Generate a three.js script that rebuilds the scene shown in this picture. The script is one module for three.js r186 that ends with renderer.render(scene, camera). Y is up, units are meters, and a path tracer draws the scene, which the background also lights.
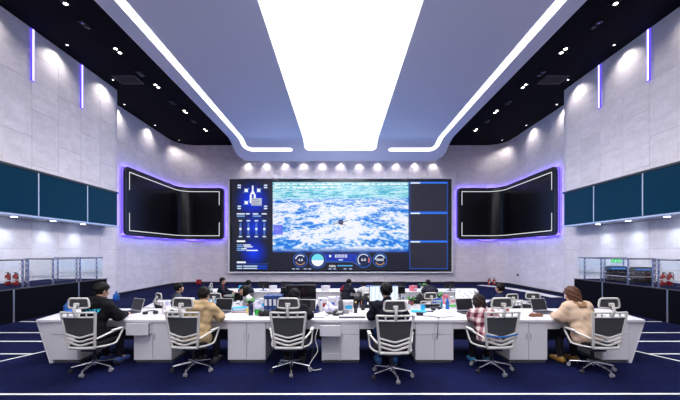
import * as THREE from 'three';
import { RoundedBoxGeometry } from 'three/addons/geometries/RoundedBoxGeometry.js';
import { mergeGeometries } from 'three/addons/utils/BufferGeometryUtils.js';
import { RectAreaLightUniformsLib } from 'three/addons/lights/RectAreaLightUniformsLib.js';
import { FontLoader } from 'three/addons/loaders/FontLoader.js';
import { TextGeometry } from 'three/addons/geometries/TextGeometry.js';

// ------------------------------------------------------------ camera, exposure, large lights
// X runs to the right, Y up, and depths (D) are metres in front of the camera, so z = -D.
const scene = new THREE.Scene();
scene.background = new THREE.Color(0x000000);
const camera = new THREE.PerspectiveCamera(2 * Math.atan(200 / 330) * 180 / Math.PI, 1.7, 0.1, 120);
camera.position.set(0, 1.8, 0);
camera.lookAt(0, 1.8, -10);
camera.setViewOffset(680, 400, -0.6, -52, 680, 400);     // shift lens, verticals stay vertical
const renderer = new THREE.WebGLRenderer({ antialias: true });
renderer.toneMapping = THREE.LinearToneMapping;
renderer.toneMappingExposure = 1.46;
renderer.shadowMap.enabled = true;
RectAreaLightUniformsLib.init();

const LIGHT = { panel: 3.6, strip: 4.0, wash: 8.5, down: 30, soffit: 4.0, shelf: 3.6, halo: 15 };
const COL = { white: new THREE.Color(1.0, 0.985, 1.0), warm: new THREE.Color(1.0, 0.93, 0.86), cool: new THREE.Color(0.72, 0.88, 1.0), violet: new THREE.Color(0.17, 0.11, 1.0) };
function rect(w, h, x, y, d, tx, ty, td, color, intensity) {
  const l = new THREE.RectAreaLight(color, intensity, w, h);
  l.position.set(x, y, -d); l.lookAt(tx, ty, -td); l.name = 'area_lamp'; scene.add(l); return l;
}
function spot(x, y, d, tx, ty, td, color, intensity, angle, penumbra, soft = 2) {
  const l = new THREE.SpotLight(color, intensity, 0, angle, penumbra, 2);
  l.position.set(x, y, -d); l.target.position.set(tx, ty, -td); l.castShadow = true; l.shadow.radius = soft; l.name = 'spot_lamp';
  scene.add(l); scene.add(l.target); return l;
}
// the ceiling's light panel, seen as the white band overhead, and the two hooked light strips beside it
rect(5.3, 28.6, 0, 10.06, 10.0, 0, 0, 10.0, COL.white, LIGHT.panel);
for (const s of [-1, 1]) rect(0.32, 28.6, s * 7.29, 10.06, 10.0, s * 7.29, 0, 10.0, COL.white, LIGHT.strip);

// ------------------------------------------------------------ helpers
function rng(seed) { return () => { seed = (seed + 0x6d2b79f5) | 0; let t = Math.imul(seed ^ (seed >>> 15), 1 | seed); t = (t + Math.imul(t ^ (t >>> 7), 61 | t)) ^ t; return ((t ^ (t >>> 14)) >>> 0) / 4294967296; }; }
const R0 = rng(7);
function hash2(x, y, s) { let h = Math.imul(x | 0, 374761393) ^ Math.imul(y | 0, 668265263) ^ Math.imul(s | 0, 2147483647 - 58); h = Math.imul(h ^ (h >>> 13), 1274126177); return ((h ^ (h >>> 16)) >>> 0) / 4294967296; }
function vnoise(x, y, s = 0, wrap = 0) {
  const xi = Math.floor(x), yi = Math.floor(y), fx = x - xi, fy = y - yi, u = fx * fx * (3 - 2 * fx), v = fy * fy * (3 - 2 * fy);
  const w = (i) => wrap ? ((i % wrap) + wrap) % wrap : i;
  const a = hash2(w(xi), w(yi), s), b = hash2(w(xi + 1), w(yi), s), c = hash2(w(xi), w(yi + 1), s), d = hash2(w(xi + 1), w(yi + 1), s);
  return a + (b - a) * u + (c - a) * v + (a - b - c + d) * u * v;
}
function fbm(x, y, s, oct = 4, wrap = 0) { let a = 0, k = 0.5, n = 0; for (let i = 0; i < oct; i++) { a += k * vnoise(x, y, s + i, wrap); n += k; x *= 2; y *= 2; wrap *= 2; k *= 0.5; } return a / n; }
function noiseMap(size, f) {     // sRGB colour texture from f(u, v) -> [r, g, b] 0..255
  const data = new Uint8Array(size * size * 4);
  for (let j = 0; j < size; j++) for (let i = 0; i < size; i++) { const c = f(i / size, j / size), o = (j * size + i) * 4; data[o] = c[0]; data[o + 1] = c[1]; data[o + 2] = c[2]; data[o + 3] = 255; }
  const t = new THREE.DataTexture(data, size, size); t.colorSpace = THREE.SRGBColorSpace; t.magFilter = THREE.LinearFilter; t.minFilter = THREE.LinearMipmapLinearFilter; t.generateMipmaps = true;
  t.wrapS = t.wrapT = THREE.RepeatWrapping; t.needsUpdate = true; return t;
}
const lin = (r, g, b) => new THREE.Color().setRGB(r, g, b);
function mat(color, roughness = 0.5, metalness = 0, extra = {}) { return new THREE.MeshStandardMaterial({ color, roughness, metalness, ...extra }); }
function glow(color, k) { return new THREE.MeshStandardMaterial({ color: 0x000000, roughness: 1, emissive: color, emissiveIntensity: k }); }

const taken = new Map();
function numbered(name) { const n = taken.get(name) || 0; taken.set(name, n + 1); return n ? name + '_' + String(n).padStart(3, '0') : name; }
function shade(o) { o.castShadow = true; o.receiveShadow = true; return o; }
function merge(geos) {
  if (!Array.isArray(geos)) return geos;
  if (geos.length === 1) return geos[0];
  const col = geos.some((g) => g.attributes.color);
  const list = geos.map((g) => {
    g = g.index ? g.toNonIndexed() : g;
    for (const k of Object.keys(g.attributes)) if (!['position', 'normal', 'uv', 'color'].includes(k)) g.deleteAttribute(k);
    if (!g.attributes.uv) g.setAttribute('uv', new THREE.BufferAttribute(new Float32Array(g.attributes.position.count * 2), 2));
    if (col && !g.attributes.color) g.setAttribute('color', new THREE.BufferAttribute(new Float32Array(g.attributes.position.count * 3).fill(1), 3));
    g.morphAttributes = {}; return g;
  });
  return mergeGeometries(list, false);
}
function part(name, geos, m, parent) { const o = shade(new THREE.Mesh(merge(geos), m)); o.name = name; parent.add(o); return o; }
function thing(name, label, category, [x, y, d] = [0, 0, 0], turn = 0, group) {
  const o = new THREE.Group(); o.name = numbered(name); o.position.set(x, y, -d); o.rotation.y = turn; scene.add(o);
  o.userData = { label, category }; if (group) o.userData.group = group; return o;
}
function solo(name, geos, m, label, category, [x, y, d] = [0, 0, 0], turn = 0, group) {
  const o = shade(new THREE.Mesh(merge(geos), m)); o.name = numbered(name); o.position.set(x, y, -d); o.rotation.y = turn; scene.add(o);
  o.userData = { label, category }; if (group) o.userData.group = group; return o;
}
function struct(name, geos, m, label, category) {
  const o = shade(new THREE.Mesh(merge(geos), m)); o.name = name; scene.add(o); o.userData = { kind: 'structure', label, category }; return o;
}
function copyOf(o, label, [x, y, d], turn, group) {
  const c = o.clone(); c.name = numbered(o.name.replace(/_\d{3}$/, '')); c.position.set(x, y, -d); c.rotation.y = turn; scene.add(c);
  c.userData = { ...o.userData, label }; if (group) c.userData.group = group; return c;
}
// geometry pieces, in a thing's own axes (x right, y up, -z away from the camera)
function bx(w, h, dp, x = 0, y = 0, z = 0, r = 0, ry = 0, rx = 0, rz = 0) {
  const g = r ? new RoundedBoxGeometry(w, h, dp, 1, r) : new THREE.BoxGeometry(w, h, dp);
  if (rx) g.rotateX(rx); if (rz) g.rotateZ(rz); if (ry) g.rotateY(ry);
  return g.translate(x, y, z);
}
function cyl(r0, r1, h, x = 0, y = 0, z = 0, seg = 16) { return new THREE.CylinderGeometry(r0, r1, h, seg).translate(x, y, z); }
function bar(a, b, r, seg = 8, r2 = r) {
  const A = new THREE.Vector3(...a), B = new THREE.Vector3(...b), L = A.distanceTo(B);
  const g = new THREE.CylinderGeometry(r2, r, L, seg);
  g.applyQuaternion(new THREE.Quaternion().setFromUnitVectors(new THREE.Vector3(0, 1, 0), B.clone().sub(A).normalize()));
  return g.translate((A.x + B.x) / 2, (A.y + B.y) / 2, (A.z + B.z) / 2);
}
function tube(pts, r, n = 24, seg = 7, closed = false, tension = 0.5) {
  return new THREE.TubeGeometry(new THREE.CatmullRomCurve3(pts.map((p) => new THREE.Vector3(...p)), closed, 'catmullrom', tension), n, r, seg, closed);
}
function lathe(pts, seg = 18, x = 0, y = 0, z = 0) { return new THREE.LatheGeometry(pts.map((p) => new THREE.Vector2(p[0], p[1])), seg).translate(x, y, z); }
function roundRect(w, h, r, x = 0, y = 0, T = THREE.Shape) {
  const s = new T(), a = x - w / 2, b = y - h / 2;
  s.moveTo(a + r, b); s.lineTo(a + w - r, b); s.quadraticCurveTo(a + w, b, a + w, b + r); s.lineTo(a + w, b + h - r); s.quadraticCurveTo(a + w, b + h, a + w - r, b + h);
  s.lineTo(a + r, b + h); s.quadraticCurveTo(a, b + h, a, b + h - r); s.lineTo(a, b + r); s.quadraticCurveTo(a, b, a + r, b); return s;
}
function extrude(shape, depth, bevel = 0, curveSegments = 4) { return new THREE.ExtrudeGeometry(shape, { depth, bevelEnabled: bevel > 0, bevelThickness: bevel, bevelSize: bevel, bevelOffset: -bevel, bevelSegments: 1, curveSegments }); }
function poly(pts) { const s = new THREE.Shape(); pts.forEach((p, i) => (i ? s.lineTo(p[0], p[1]) : s.moveTo(p[0], p[1]))); s.closePath(); return s; }
// quads gathered into one geometry, each corner with a normal of its own
class Quads {
  constructor() { this.p = []; this.n = []; this.u = []; }
  tri(a, b, c, na, nb, nc, ua, ub, uc) { this.p.push(...a, ...b, ...c); this.n.push(...na, ...nb, ...nc); this.u.push(...ua, ...ub, ...uc); }
  quad(a, b, c, d, na, nb, nc, nd, ua = [0, 0], ub = [1, 0], uc = [1, 1], ud = [0, 1]) {
    const e1 = [b[0] - a[0], b[1] - a[1], b[2] - a[2]], e2 = [c[0] - a[0], c[1] - a[1], c[2] - a[2]];
    const f = [e1[1] * e2[2] - e1[2] * e2[1], e1[2] * e2[0] - e1[0] * e2[2], e1[0] * e2[1] - e1[1] * e2[0]];
    if (f[0] * na[0] + f[1] * na[1] + f[2] * na[2] >= 0) { this.tri(a, b, c, na, nb, nc, ua, ub, uc); this.tri(a, c, d, na, nc, nd, ua, uc, ud); }
    else { this.tri(a, c, b, na, nc, nb, ua, uc, ub); this.tri(a, d, c, na, nd, nc, ua, ud, uc); }
  }
  flat(a, b, c, d, n) { this.quad(a, b, c, d, n, n, n, n); }
  done() {
    const g = new THREE.BufferGeometry();
    g.setAttribute('position', new THREE.Float32BufferAttribute(this.p, 3)); g.setAttribute('normal', new THREE.Float32BufferAttribute(this.n, 3)); g.setAttribute('uv', new THREE.Float32BufferAttribute(this.u, 2)); return g;
  }
}
// a slab that follows a plan path: from s0 to s1 along it, y0 to y1 in height, o0 to o1 out of the wall; r rounds its corners
function bent(path, s0, s1, y0, y1, o0, o1, { n = 1, r = 0, mirror = 1, uv = 0.5 } = {}) {
  const ss = new Set([s0, s1]);
  for (let i = 1; i < n; i++) ss.add(s0 + (s1 - s0) * i / n);
  if (r) for (let k = 1; k <= 4; k++) { const t = r * (1 - Math.cos(k * Math.PI / 8)); ss.add(s0 + t); ss.add(s1 - t); }
  const S = [...ss].sort((a, b) => a - b), q = new Quads();
  const col = S.map((s) => {
    const t = Math.min(s - s0, s1 - s), k = r && t < r ? r - Math.sqrt(Math.max(0, r * r - (r - t) * (r - t))) : 0;
    const p = path(s), at = (o, y) => [mirror * (p.x + p.nx * o), y, -(p.d + p.nd * o)];
    return { s, fl: at(o1, y0 + k), fh: at(o1, y1 - k), bl: at(o0, y0 + k), bh: at(o0, y1 - k), n: [mirror * p.nx, 0, -p.nd], m: [-mirror * p.nx, 0, p.nd], t: [mirror * -p.nd, 0, -p.nx] };
  });
  for (let i = 0; i + 1 < col.length; i++) {
    const a = col[i], b = col[i + 1], u = (c, y) => [c.s * uv, y * uv];
    q.quad(a.fl, b.fl, b.fh, a.fh, a.n, b.n, b.n, a.n, u(a, a.fl[1]), u(b, b.fl[1]), u(b, b.fh[1]), u(a, a.fh[1]));
    q.quad(a.bl, b.bl, b.bh, a.bh, a.m, b.m, b.m, a.m);
    q.flat(a.fh, b.fh, b.bh, a.bh, [0, 1, 0]); q.flat(a.fl, b.fl, b.bl, a.bl, [0, -1, 0]);
  }
  for (const c of [col[0], col[col.length - 1]]) { const sg = c === col[0] ? 1 : -1; q.flat(c.fl, c.fh, c.bh, c.bl, c.t.map((v) => v * sg)); }
  return q.done();
}

// ------------------------------------------------------------ materials
const wallTones = [0, 1, 2, 3].map((k) => noiseMap(128, (u, v) => {
  const a = fbm(u * 6, v * 14, 11 + k * 7, 4, 0) - 0.5, b = fbm(u * 40, v * 40, 31 + k, 2) - 0.5, g = 1 + a * 0.10 + b * 0.06 + (k - 1.5) * 0.008;
  return [236 * g, 230 * g, 238 * g].map((c) => Math.min(255, c));
}));
const M = {
  wall: wallTones.map((t) => new THREE.MeshStandardMaterial({ map: t, roughness: 0.55 })),
  wallBack: mat(lin(0.52, 0.51, 0.55), 0.8),
  ceiling: new THREE.MeshPhysicalMaterial({ color: lin(0.0035, 0.003, 0.007), roughness: 0.9, specularIntensity: 0.25 }),
  slab: mat(lin(0.76, 0.76, 0.93), 0.6),
  alu: mat(lin(0.60, 0.60, 0.64), 0.32, 0.9),
  steel: mat(lin(0.42, 0.42, 0.46), 0.25, 1),
  chrome: mat(lin(0.78, 0.78, 0.80), 0.12, 1),
  black: mat(lin(0.012, 0.012, 0.016), 0.35),
  blackGloss: mat(lin(0.006, 0.006, 0.009), 0.08),
  blackMatt: mat(lin(0.012, 0.012, 0.014), 0.8),
  fascia: new THREE.MeshPhysicalMaterial({ color: lin(0.002, 0.002, 0.005), roughness: 0.6, specularIntensity: 0.15 }),
  white: mat(lin(0.72, 0.70, 0.74), 0.35),
  whiteMatt: mat(lin(0.78, 0.77, 0.79), 0.7),
  deskSide: mat(lin(0.62, 0.61, 0.65), 0.4),
  grey: mat(lin(0.30, 0.30, 0.32), 0.5),
  darkGrey: mat(lin(0.06, 0.06, 0.07), 0.6),
  lineWhite: mat(lin(0.78, 0.78, 0.80), 0.6),
  plinth: mat(lin(0.10, 0.10, 0.12), 0.5),
  glass: new THREE.MeshPhysicalMaterial({ color: lin(0.96, 0.985, 0.98), roughness: 0.02, transmission: 1, thickness: 0, ior: 1.45 }),
  teal: new THREE.MeshPhysicalMaterial({ color: lin(0.0005, 0.034, 0.075), roughness: 0.3, specularIntensity: 0.12 }),
  red: mat(lin(0.36, 0.012, 0.012), 0.3), blue: mat(lin(0.02, 0.12, 0.5), 0.4), cyan: mat(lin(0.02, 0.42, 0.75), 0.5), green: mat(lin(0.03, 0.42, 0.05), 0.5),
  leaf: mat(lin(0.06, 0.22, 0.035), 0.55), terracotta: mat(lin(0.36, 0.09, 0.05), 0.7), pink: mat(lin(0.75, 0.18, 0.25), 0.5), yellow: mat(lin(0.75, 0.62, 0.18), 0.6), brown: mat(lin(0.20, 0.075, 0.045), 0.6), purple: mat(lin(0.25, 0.06, 0.4), 0.5), lavender: mat(lin(0.6, 0.58, 0.78), 0.7),
  jug: new THREE.MeshPhysicalMaterial({ color: lin(0.10, 0.38, 0.85), roughness: 0.1, transmission: 0.75, thickness: 0, ior: 1.4 }),
  blackCloth: mat(lin(0.010, 0.010, 0.013), 0.9),
};
const carpetMap = noiseMap(512, (u, v) => {
  const g = 0.72 + 0.5 * fbm(u * 128, v * 128, 3, 2, 128) + 0.35 * (fbm(u * 6, v * 6, 9, 3, 6) - 0.5);
  return [18 * g, 23 * g, 60 * g];
});
carpetMap.repeat.set(0.4, 0.4);
M.carpet = new THREE.MeshPhysicalMaterial({ map: carpetMap, roughness: 0.95, specularIntensity: 0.12 });

// ------------------------------------------------------------ floor: the front level, three steps down, a ramp to the screen
const prof = [[5, 0], [-6.67, 0], [-6.67, -0.16], [-6.95, -0.16], [-6.95, -0.32], [-8.7, -0.32], [-8.7, -0.48], [-14, -0.48], [-20, -0.98], [-30.2, -0.98], [-30.2, -1.5], [5, -1.5]];
{
  const g = extrude(poly(prof.map(([z, y]) => [z, y])), 31.2); g.rotateY(-Math.PI / 2); g.translate(15.6, 0, 0);   // profile runs along z
  const floor = struct('floor', g, M.carpet, 'deep navy blue carpeted floor stepping down towards the big screen', 'floor');
  const strip = (pts, w, y) => {      // a flat white inlay along a plan polyline
    const q = new Quads();
    for (let i = 0; i + 1 < pts.length; i++) {
      const [x0, d0] = pts[i], [x1, d1] = pts[i + 1], L = Math.hypot(x1 - x0, d1 - d0), nx = -(d1 - d0) / L * w / 2, nd = (x1 - x0) / L * w / 2, up = [0, 1, 0];
      q.flat([x0 + nx, y, -d0 - nd], [x1 + nx, y, -d1 - nd], [x1 - nx, y, -d1 + nd], [x0 - nx, y, -d0 + nd], up);
    }
    return part('floor_line', q.done(), M.lineWhite, floor);
  };
  strip([[-13, 4.16], [13, 4.19]], 0.045, 0.004);
  for (const s of [-1, 1]) {
    strip([[s * 10.4, 5.82], [s * 5.45, 5.82]], 0.05, 0.004);
    strip([[s * 6.6, 3.9], [s * 6.05, 4.6], [s * 5.6, 5.4], [s * 5.32, 6.05]], 0.05, 0.005);
    strip([[s * 10.4, 6.64], [s * 5.0, 6.64]], 0.06, 0.004);
    strip([[s * 10.4, 8.66], [s * 5.0, 8.66]], 0.07, -0.316);
    strip([[s * 10.5, 10.8], [s * 5.8, 10.8]], 0.07, -0.476);
  }
  // broad pale walkway that skirts the curved wall by the hidden door
  strip([[13.25, 20.2], [13.15, 23], [12.9, 25], [12.4, 26.5], [11.6, 27.6]], 0.8, -0.972);
}

// ------------------------------------------------------------ walls, panelled
const CEIL = 11.34, FAR = 29.5, NEARX = 13.2, WINGX = 14.5, NEAREND = 19.8;
const wingPath = (s) => {        // left wing: along the side, round the corner, then across the far wall
  const L = FAR - 1.6 - NEAREND, A = 1.6 * Math.PI / 2;
  if (s <= L) return { x: -WINGX, d: NEAREND + s, nx: 1, nd: 0 };
  if (s <= L + A) { const t = (s - L) / 1.6; return { x: -WINGX + 1.6 - 1.6 * Math.cos(t), d: FAR - 1.6 + 1.6 * Math.sin(t), nx: Math.cos(t), nd: -Math.sin(t) }; }
  return { x: -WINGX + 1.6 + (s - L - A), d: FAR, nx: 0, nd: -1 };
};
const WS = FAR - 1.6 - NEAREND + 1.6 * Math.PI / 2;     // where the wing meets the far wall
const nearPath = (s) => {        // left near wall, ends in a rounded corner that turns back into the wing
  const E = NEAREND - 0.5;
  if (s <= E) return { x: -NEARX, d: s, nx: 1, nd: 0 };
  if (s <= E + 0.5 * Math.PI / 2) { const t = (s - E) / 0.5; return { x: -NEARX - 0.5 + 0.5 * Math.cos(t), d: E + 0.5 * Math.sin(t), nx: Math.cos(t), nd: Math.sin(t) }; }
  return { x: -NEARX - 0.5 - (s - E - 0.5 * Math.PI / 2), d: NEAREND, nx: 0, nd: 1 };
};
const farPath = (s) => ({ x: s, d: FAR, nx: 0, nd: -1 });
const ROWS = [[10.29, 7.9, 5.52, 3.14, 0.76], [9.1, 6.72, 4.33, 1.95, -0.43]];
function panels(wall, path, cols, yLow, mirror, skip, shift = 0) {
  cols.forEach(([a, b], i) => {
    const cuts = [CEIL, ...ROWS[(i + shift) % 2].filter((y) => y > yLow + 0.15), yLow];
    for (let k = 0; k + 1 < cuts.length; k++) {
      if (skip && skip(a, b, cuts[k + 1], cuts[k])) continue;
      const p0 = path(a), p1 = path(b), curved = Math.abs(p0.nx - p1.nx) > 1e-3;
      part('wall_panel', bent(path, a + 0.007, b - 0.007, cuts[k + 1] + 0.007, cuts[k] - 0.007, 0, 0.03, { n: curved ? 6 : 1, mirror, uv: 0.31 }), M.wall[Math.floor(R0() * 4)], wall);
    }
  });
}
const colsFrom = (from, to, w) => { const c = []; for (let a = from; a < to - 1e-6; a += w) c.push([a, Math.min(to, a + w)]); return c; };
for (const s of [-1, 1]) {
  const side = s < 0 ? 'left' : 'right', mirror = s < 0 ? 1 : -1;
  const w = struct('wall_' + side, [bent(nearPath, -5, NEAREND + 1.0, -1.5, CEIL, -0.4, 0, { n: 60, mirror })], M.wallBack, 'tall pale panelled side wall with blue light bars, ' + side + ' of the desks', 'wall');
  part('wall_panel', bent(nearPath, -4.98, 10.07, 0.5, CEIL, 0, 0.03, { mirror }), M.wall[1], w);
  panels(w, nearPath, [[10.08, 11.41], [11.41, 12.74], [12.74, 14.08], [14.08, 15.41], [15.41, 16.75], [16.75, 18.08], [18.08, 20.2]], -1.0, mirror, null, 1);
  const f = struct('wall_far_' + side, [bent(wingPath, -0.4, WS, -1.5, CEIL, -0.4, 0, { n: 48, mirror })], M.wallBack, 'pale panelled wall curving round the corner beside the big screen, ' + side + ' end', 'wall');
  const onDoor = (a, b) => s > 0 && Math.abs(b - 5.33) < 0.1;
  panels(f, wingPath, colsFrom(0.01, WS, WS / 9), -1.0, mirror);
}
{
  const half = WINGX - 1.6;
  const w = struct('wall_far', bx(2 * half, CEIL + 1.5, 0.4, 0, (CEIL - 1.5) / 2, -FAR - 0.2), M.wallBack, 'pale panelled far wall carrying the big video screen', 'wall');
  panels(w, farPath, colsFrom(-half, half, 2 * half / 20), -1.0, 1, (a, b, lo, hi) => a > -9.6 && b < 9.6 && lo > 0.2 && hi < 8.2);
  struct('wall_behind', bx(28, CEIL + 1.5, 0.3, 0, (CEIL - 1.5) / 2, 5.15), M.whiteMatt, 'plain pale wall closing the room behind the viewer', 'wall');
}
// black skirting along the far walls
for (const s of [-1, 1]) struct('baseboard_' + (s < 0 ? 'left' : 'right'), bent(wingPath, 0, WS, -1.0, -0.86, 0.03, 0.06, { n: 40, mirror: -s }), M.black, 'low black skirting along the curved wall, ' + (s < 0 ? 'left' : 'right') + ' end', 'skirting');
struct('baseboard_far', bx(2 * (WINGX - 1.6), 0.12, 0.03, 0, -0.92, -FAR + 0.045), M.black, 'low black skirting under the big video screen', 'skirting');

// flush door in the curved wall
{
  const d = new THREE.Group(); d.name = 'door_1'; d.userData = { kind: 'structure', label: 'flush white hidden door with small dark handle in the curved wall', category: 'door' }; scene.add(d);
  const s0 = 5.98;
  part('door_leaf', bent(wingPath, s0, s0 + 0.90, -0.97, 1.12, 0.032, 0.05, { mirror: -1 }), M.wall[2], d);
  part('door_leaf', bent(wingPath, s0 + 0.94, s0 + 1.85, -0.97, 1.12, 0.032, 0.05, { mirror: -1 }), M.wall[1], d);
  const p = wingPath(s0 + 1.02); const h = new THREE.SphereGeometry(0.09, 12, 8).translate(-(p.x + 0.13), -0.06, -p.d);
  part('door_handle', [h, bar([-(p.x + 0.04), -0.06, -p.d], [-(p.x + 0.12), -0.06, -p.d], 0.04)], M.black, d);
}

// ------------------------------------------------------------ ceiling
struct('ceiling', bx(31, 0.3, 36, 0, CEIL + 0.15, -12.7), M.ceiling, 'high black ceiling with recessed spotlights', 'ceiling');
const canopyY = (d) => (d < 23.7 ? 10.13 : d < 24.9 ? 10.13 - 0.468 * (d - 23.7) * (d - 23.7) / 2.4 : 10.13 - 0.2808 - 0.468 * (d - 24.9));
{
  const q = new Quads(), W = 8.22, r = 0.95, E = 26.5, ds = [-4.8];
  for (let d = 0; d < 23.6; d += 4) ds.push(d);
  for (let d = 23.6; d < E - r; d += 0.25) ds.push(d);
  for (let k = 0; k <= 8; k++) ds.push(E - r + r * Math.sin(k * Math.PI / 16));
  const sect = ds.map((d) => {
    const t = Math.max(0, d - (E - r)), w = W - (r - Math.sqrt(Math.max(0, r * r - t * t))), y = canopyY(d);
    const row = [[-w, CEIL, 0], [-w, y + 0.12, 0], [-w + 0.035, y + 0.035, 0], [-w + 0.12, y, 0]];
    const pts = [...row, ...row.map(([x, yy]) => [-x, yy, 0]).reverse()].map(([x, yy]) => [x, yy, -d]);
    return { pts, slope: (canopyY(d + 0.05) - canopyY(d - 0.05)) / 0.1 };
  });
  const nrm = (i, sl) => { const h = Math.hypot(1, sl), b = [0, -1 / h, -sl / h]; return [[-1, 0, 0], [-1, 0, 0], [-0.7, -0.7, 0], b, b, [0.7, -0.7, 0], [1, 0, 0], [1, 0, 0]][i]; };
  for (let i = 0; i + 1 < sect.length; i++) for (let j = 0; j < 7; j++) {
    const a = sect[i], b = sect[i + 1];
    q.quad(a.pts[j], a.pts[j + 1], b.pts[j + 1], b.pts[j], nrm(j, a.slope), nrm(j + 1, a.slope), nrm(j + 1, b.slope), nrm(j, b.slope));
  }
  const e = sect[sect.length - 1].pts, e0 = sect[0].pts;
  q.flat(e[1], e[6], e[7], e[0], [0, 0, -1]); q.flat(e[1], e[6], e[5], e[2], [0, 0, -1]); q.flat(e[2], e[5], e[4], e[3], [0, 0, -1]);
  q.flat(e0[0], e0[7], e0[6], e0[1], [0, 0, 1]); q.flat(e0[1], e0[6], e0[4], e0[3], [0, 0, 1]);
  const canopy = struct('ceiling_canopy', q.done(), M.slab, 'lavender white suspended canopy with light panel and strips, curving down at the screen', 'ceiling');
  part('soffit', bx(17.1, 0.3, FAR - 26.45, 0, 10.1, -(FAR + 26.45) / 2), M.whiteMatt, canopy);
  // light panel and hooked strips, set a little proud of the canopy
  const ribbon = (name, at, dList, k, parent) => {      // at(d) -> [x0, x1]
    const g = new Quads();
    for (let i = 0; i + 1 < dList.length; i++) {
      const a = dList[i], b = dList[i + 1], [a0, a1] = at(a), [b0, b1] = at(b), ya = canopyY(a) - 0.02, yb = canopyY(b) - 0.02, n = [0, -1, 0];
      g.flat([a0, ya, -a], [a1, ya, -a], [b1, yb, -b], [b0, yb, -b], n);
      for (const [p, r, sx] of [[a0, b0, -1], [a1, b1, 1]]) g.flat([p, ya, -a], [r, yb, -b], [r, yb + 0.018, -b], [p, ya + 0.018, -a], [sx, 0, 0]);
    }
    return part(name, g.done(), glow(COL.white, k), parent);
  };
  const list = (from, to, rr, rs = 0) => { const o = []; if (rs) for (let k = 0; k < 6; k++) o.push(from + rs * (1 - Math.cos(k * Math.PI / 12))); else o.push(from); for (const d of [2, 6, 10, 14, 18, 22]) if (d > from + rs && d < to - rr) o.push(d); for (let d = Math.max(23.7, from + rs); d < to - rr - 0.02; d += 0.2) o.push(d); for (let k = 0; k <= 6; k++) o.push(to - rr + rr * Math.sin(k * Math.PI / 12)); return o; };
  const lamp1 = thing('ceiling_light_panel', 'broad glowing white light panel running down the middle of the canopy', 'light panel', [0, 0, 0]);
  const e2 = 25.38, rr = 0.35;
  ribbon('diffuser', (d) => { const t = Math.max(0, d - (e2 - rr)), w = 2.73 - (rr - Math.sqrt(Math.max(0, rr * rr - t * t))); return [-w, w]; }, list(-4.3, e2, rr), 1.5, lamp1);
  for (const s of [-1, 1]) {
    const lamp = thing('ceiling_light_strip', 'hooked white light strip in the canopy, ' + (s < 0 ? 'on the side of the black hoodie worker' : 'on the side of the beige coat worker'), 'light strip', [0, 0, 0], 0, 'hooked ceiling light strips');
    const arc = 0.55;
    ribbon('strip_diffuser', (d) => [s * 7.29 - 0.17, s * 7.29 + 0.17], list(-4.3, 24.75, 0.01), 1.6, lamp);
    // rounded elbow and the short arm towards the middle
    const g = new Quads(), n = [0, -1, 0], cx = s * (7.29 - arc), cd = 24.75;
    for (let k = 0; k < 8; k++) {
      const P = (t, r) => { const x = cx + s * r * Math.cos(t), d = cd + r * Math.sin(t); return [x, canopyY(d) - 0.021, -d]; };
      const t0 = k * Math.PI / 16, t1 = (k + 1) * Math.PI / 16;
      g.flat(P(t0, arc - 0.17), P(t0, arc + 0.17), P(t1, arc + 0.17), P(t1, arc - 0.17), n);
    }
    const da = cd + arc, N = [];
    for (let k = 0; k <= 5; k++) N.push(3.68 + 0.2 * (1 - Math.sin(k * Math.PI / 10)));
    const xs = [7.29 - arc, 3.88, ...N.slice(1).map((v, i) => 3.88 - 0.2 * Math.sin((i + 1) * Math.PI / 10))];
    const wid = (x) => (x >= 3.88 ? 0.17 : 0.85 * Math.sqrt(Math.max(0, 0.04 - (3.88 - x) * (3.88 - x))));
    for (let i = 0; i + 1 < xs.length; i++) {
      const P = (x, k) => { const d = da + k * wid(x); return [s * x, canopyY(d) - 0.021, -d]; };
      g.flat(P(xs[i], -1), P(xs[i], 1), P(xs[i + 1], 1), P(xs[i + 1], -1), n);
    }
    part('strip_hook', g.done(), glow(COL.white, 1.6), lamp);
    rect(3.2, 0.36, s * 5.3, canopyY(da) - 0.06, da, s * 5.3, canopyY(da) - 2.0, da - 0.9, COL.white, LIGHT.strip);
  }
}
// recessed twin downlights, unlit twin fittings, wall washers and air grilles of the black ceiling
const lens = glow(COL.warm, 14);
function twin(x, d, lit, label) {
  const t = thing(lit ? 'twin_downlight' : 'dark_gimbal_fitting', label, lit ? 'downlight' : 'ceiling fitting', [x, CEIL, d], 0, lit ? 'lit twin downlights' : 'unlit ceiling fittings');
  part('housing', [bx(0.26, 0.05, 0.56, 0, -0.026, 0, 0.012)], M.blackMatt, t);
  for (const k of [-1, 1]) {
    part('lamp_ring', new THREE.TorusGeometry(0.095, 0.022, 8, 20).rotateX(Math.PI / 2).translate(0, -0.055, k * 0.15), lit ? M.darkGrey : M.blackGloss, t);
    part('lamp_lens', cyl(0.07, 0.07, 0.02, 0, -0.058, k * 0.15, 20), lit ? lens : M.blackGloss, t);
  }
  if (lit) spot(x, CEIL - 0.1, d, x, 0, d, COL.warm, LIGHT.down, 0.62, 0.8, 4);
}
const sideName = (s) => (s < 0 ? 'left' : 'right'), ord = ['first', 'second', 'third', 'fourth', 'fifth', 'sixth'];
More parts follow.
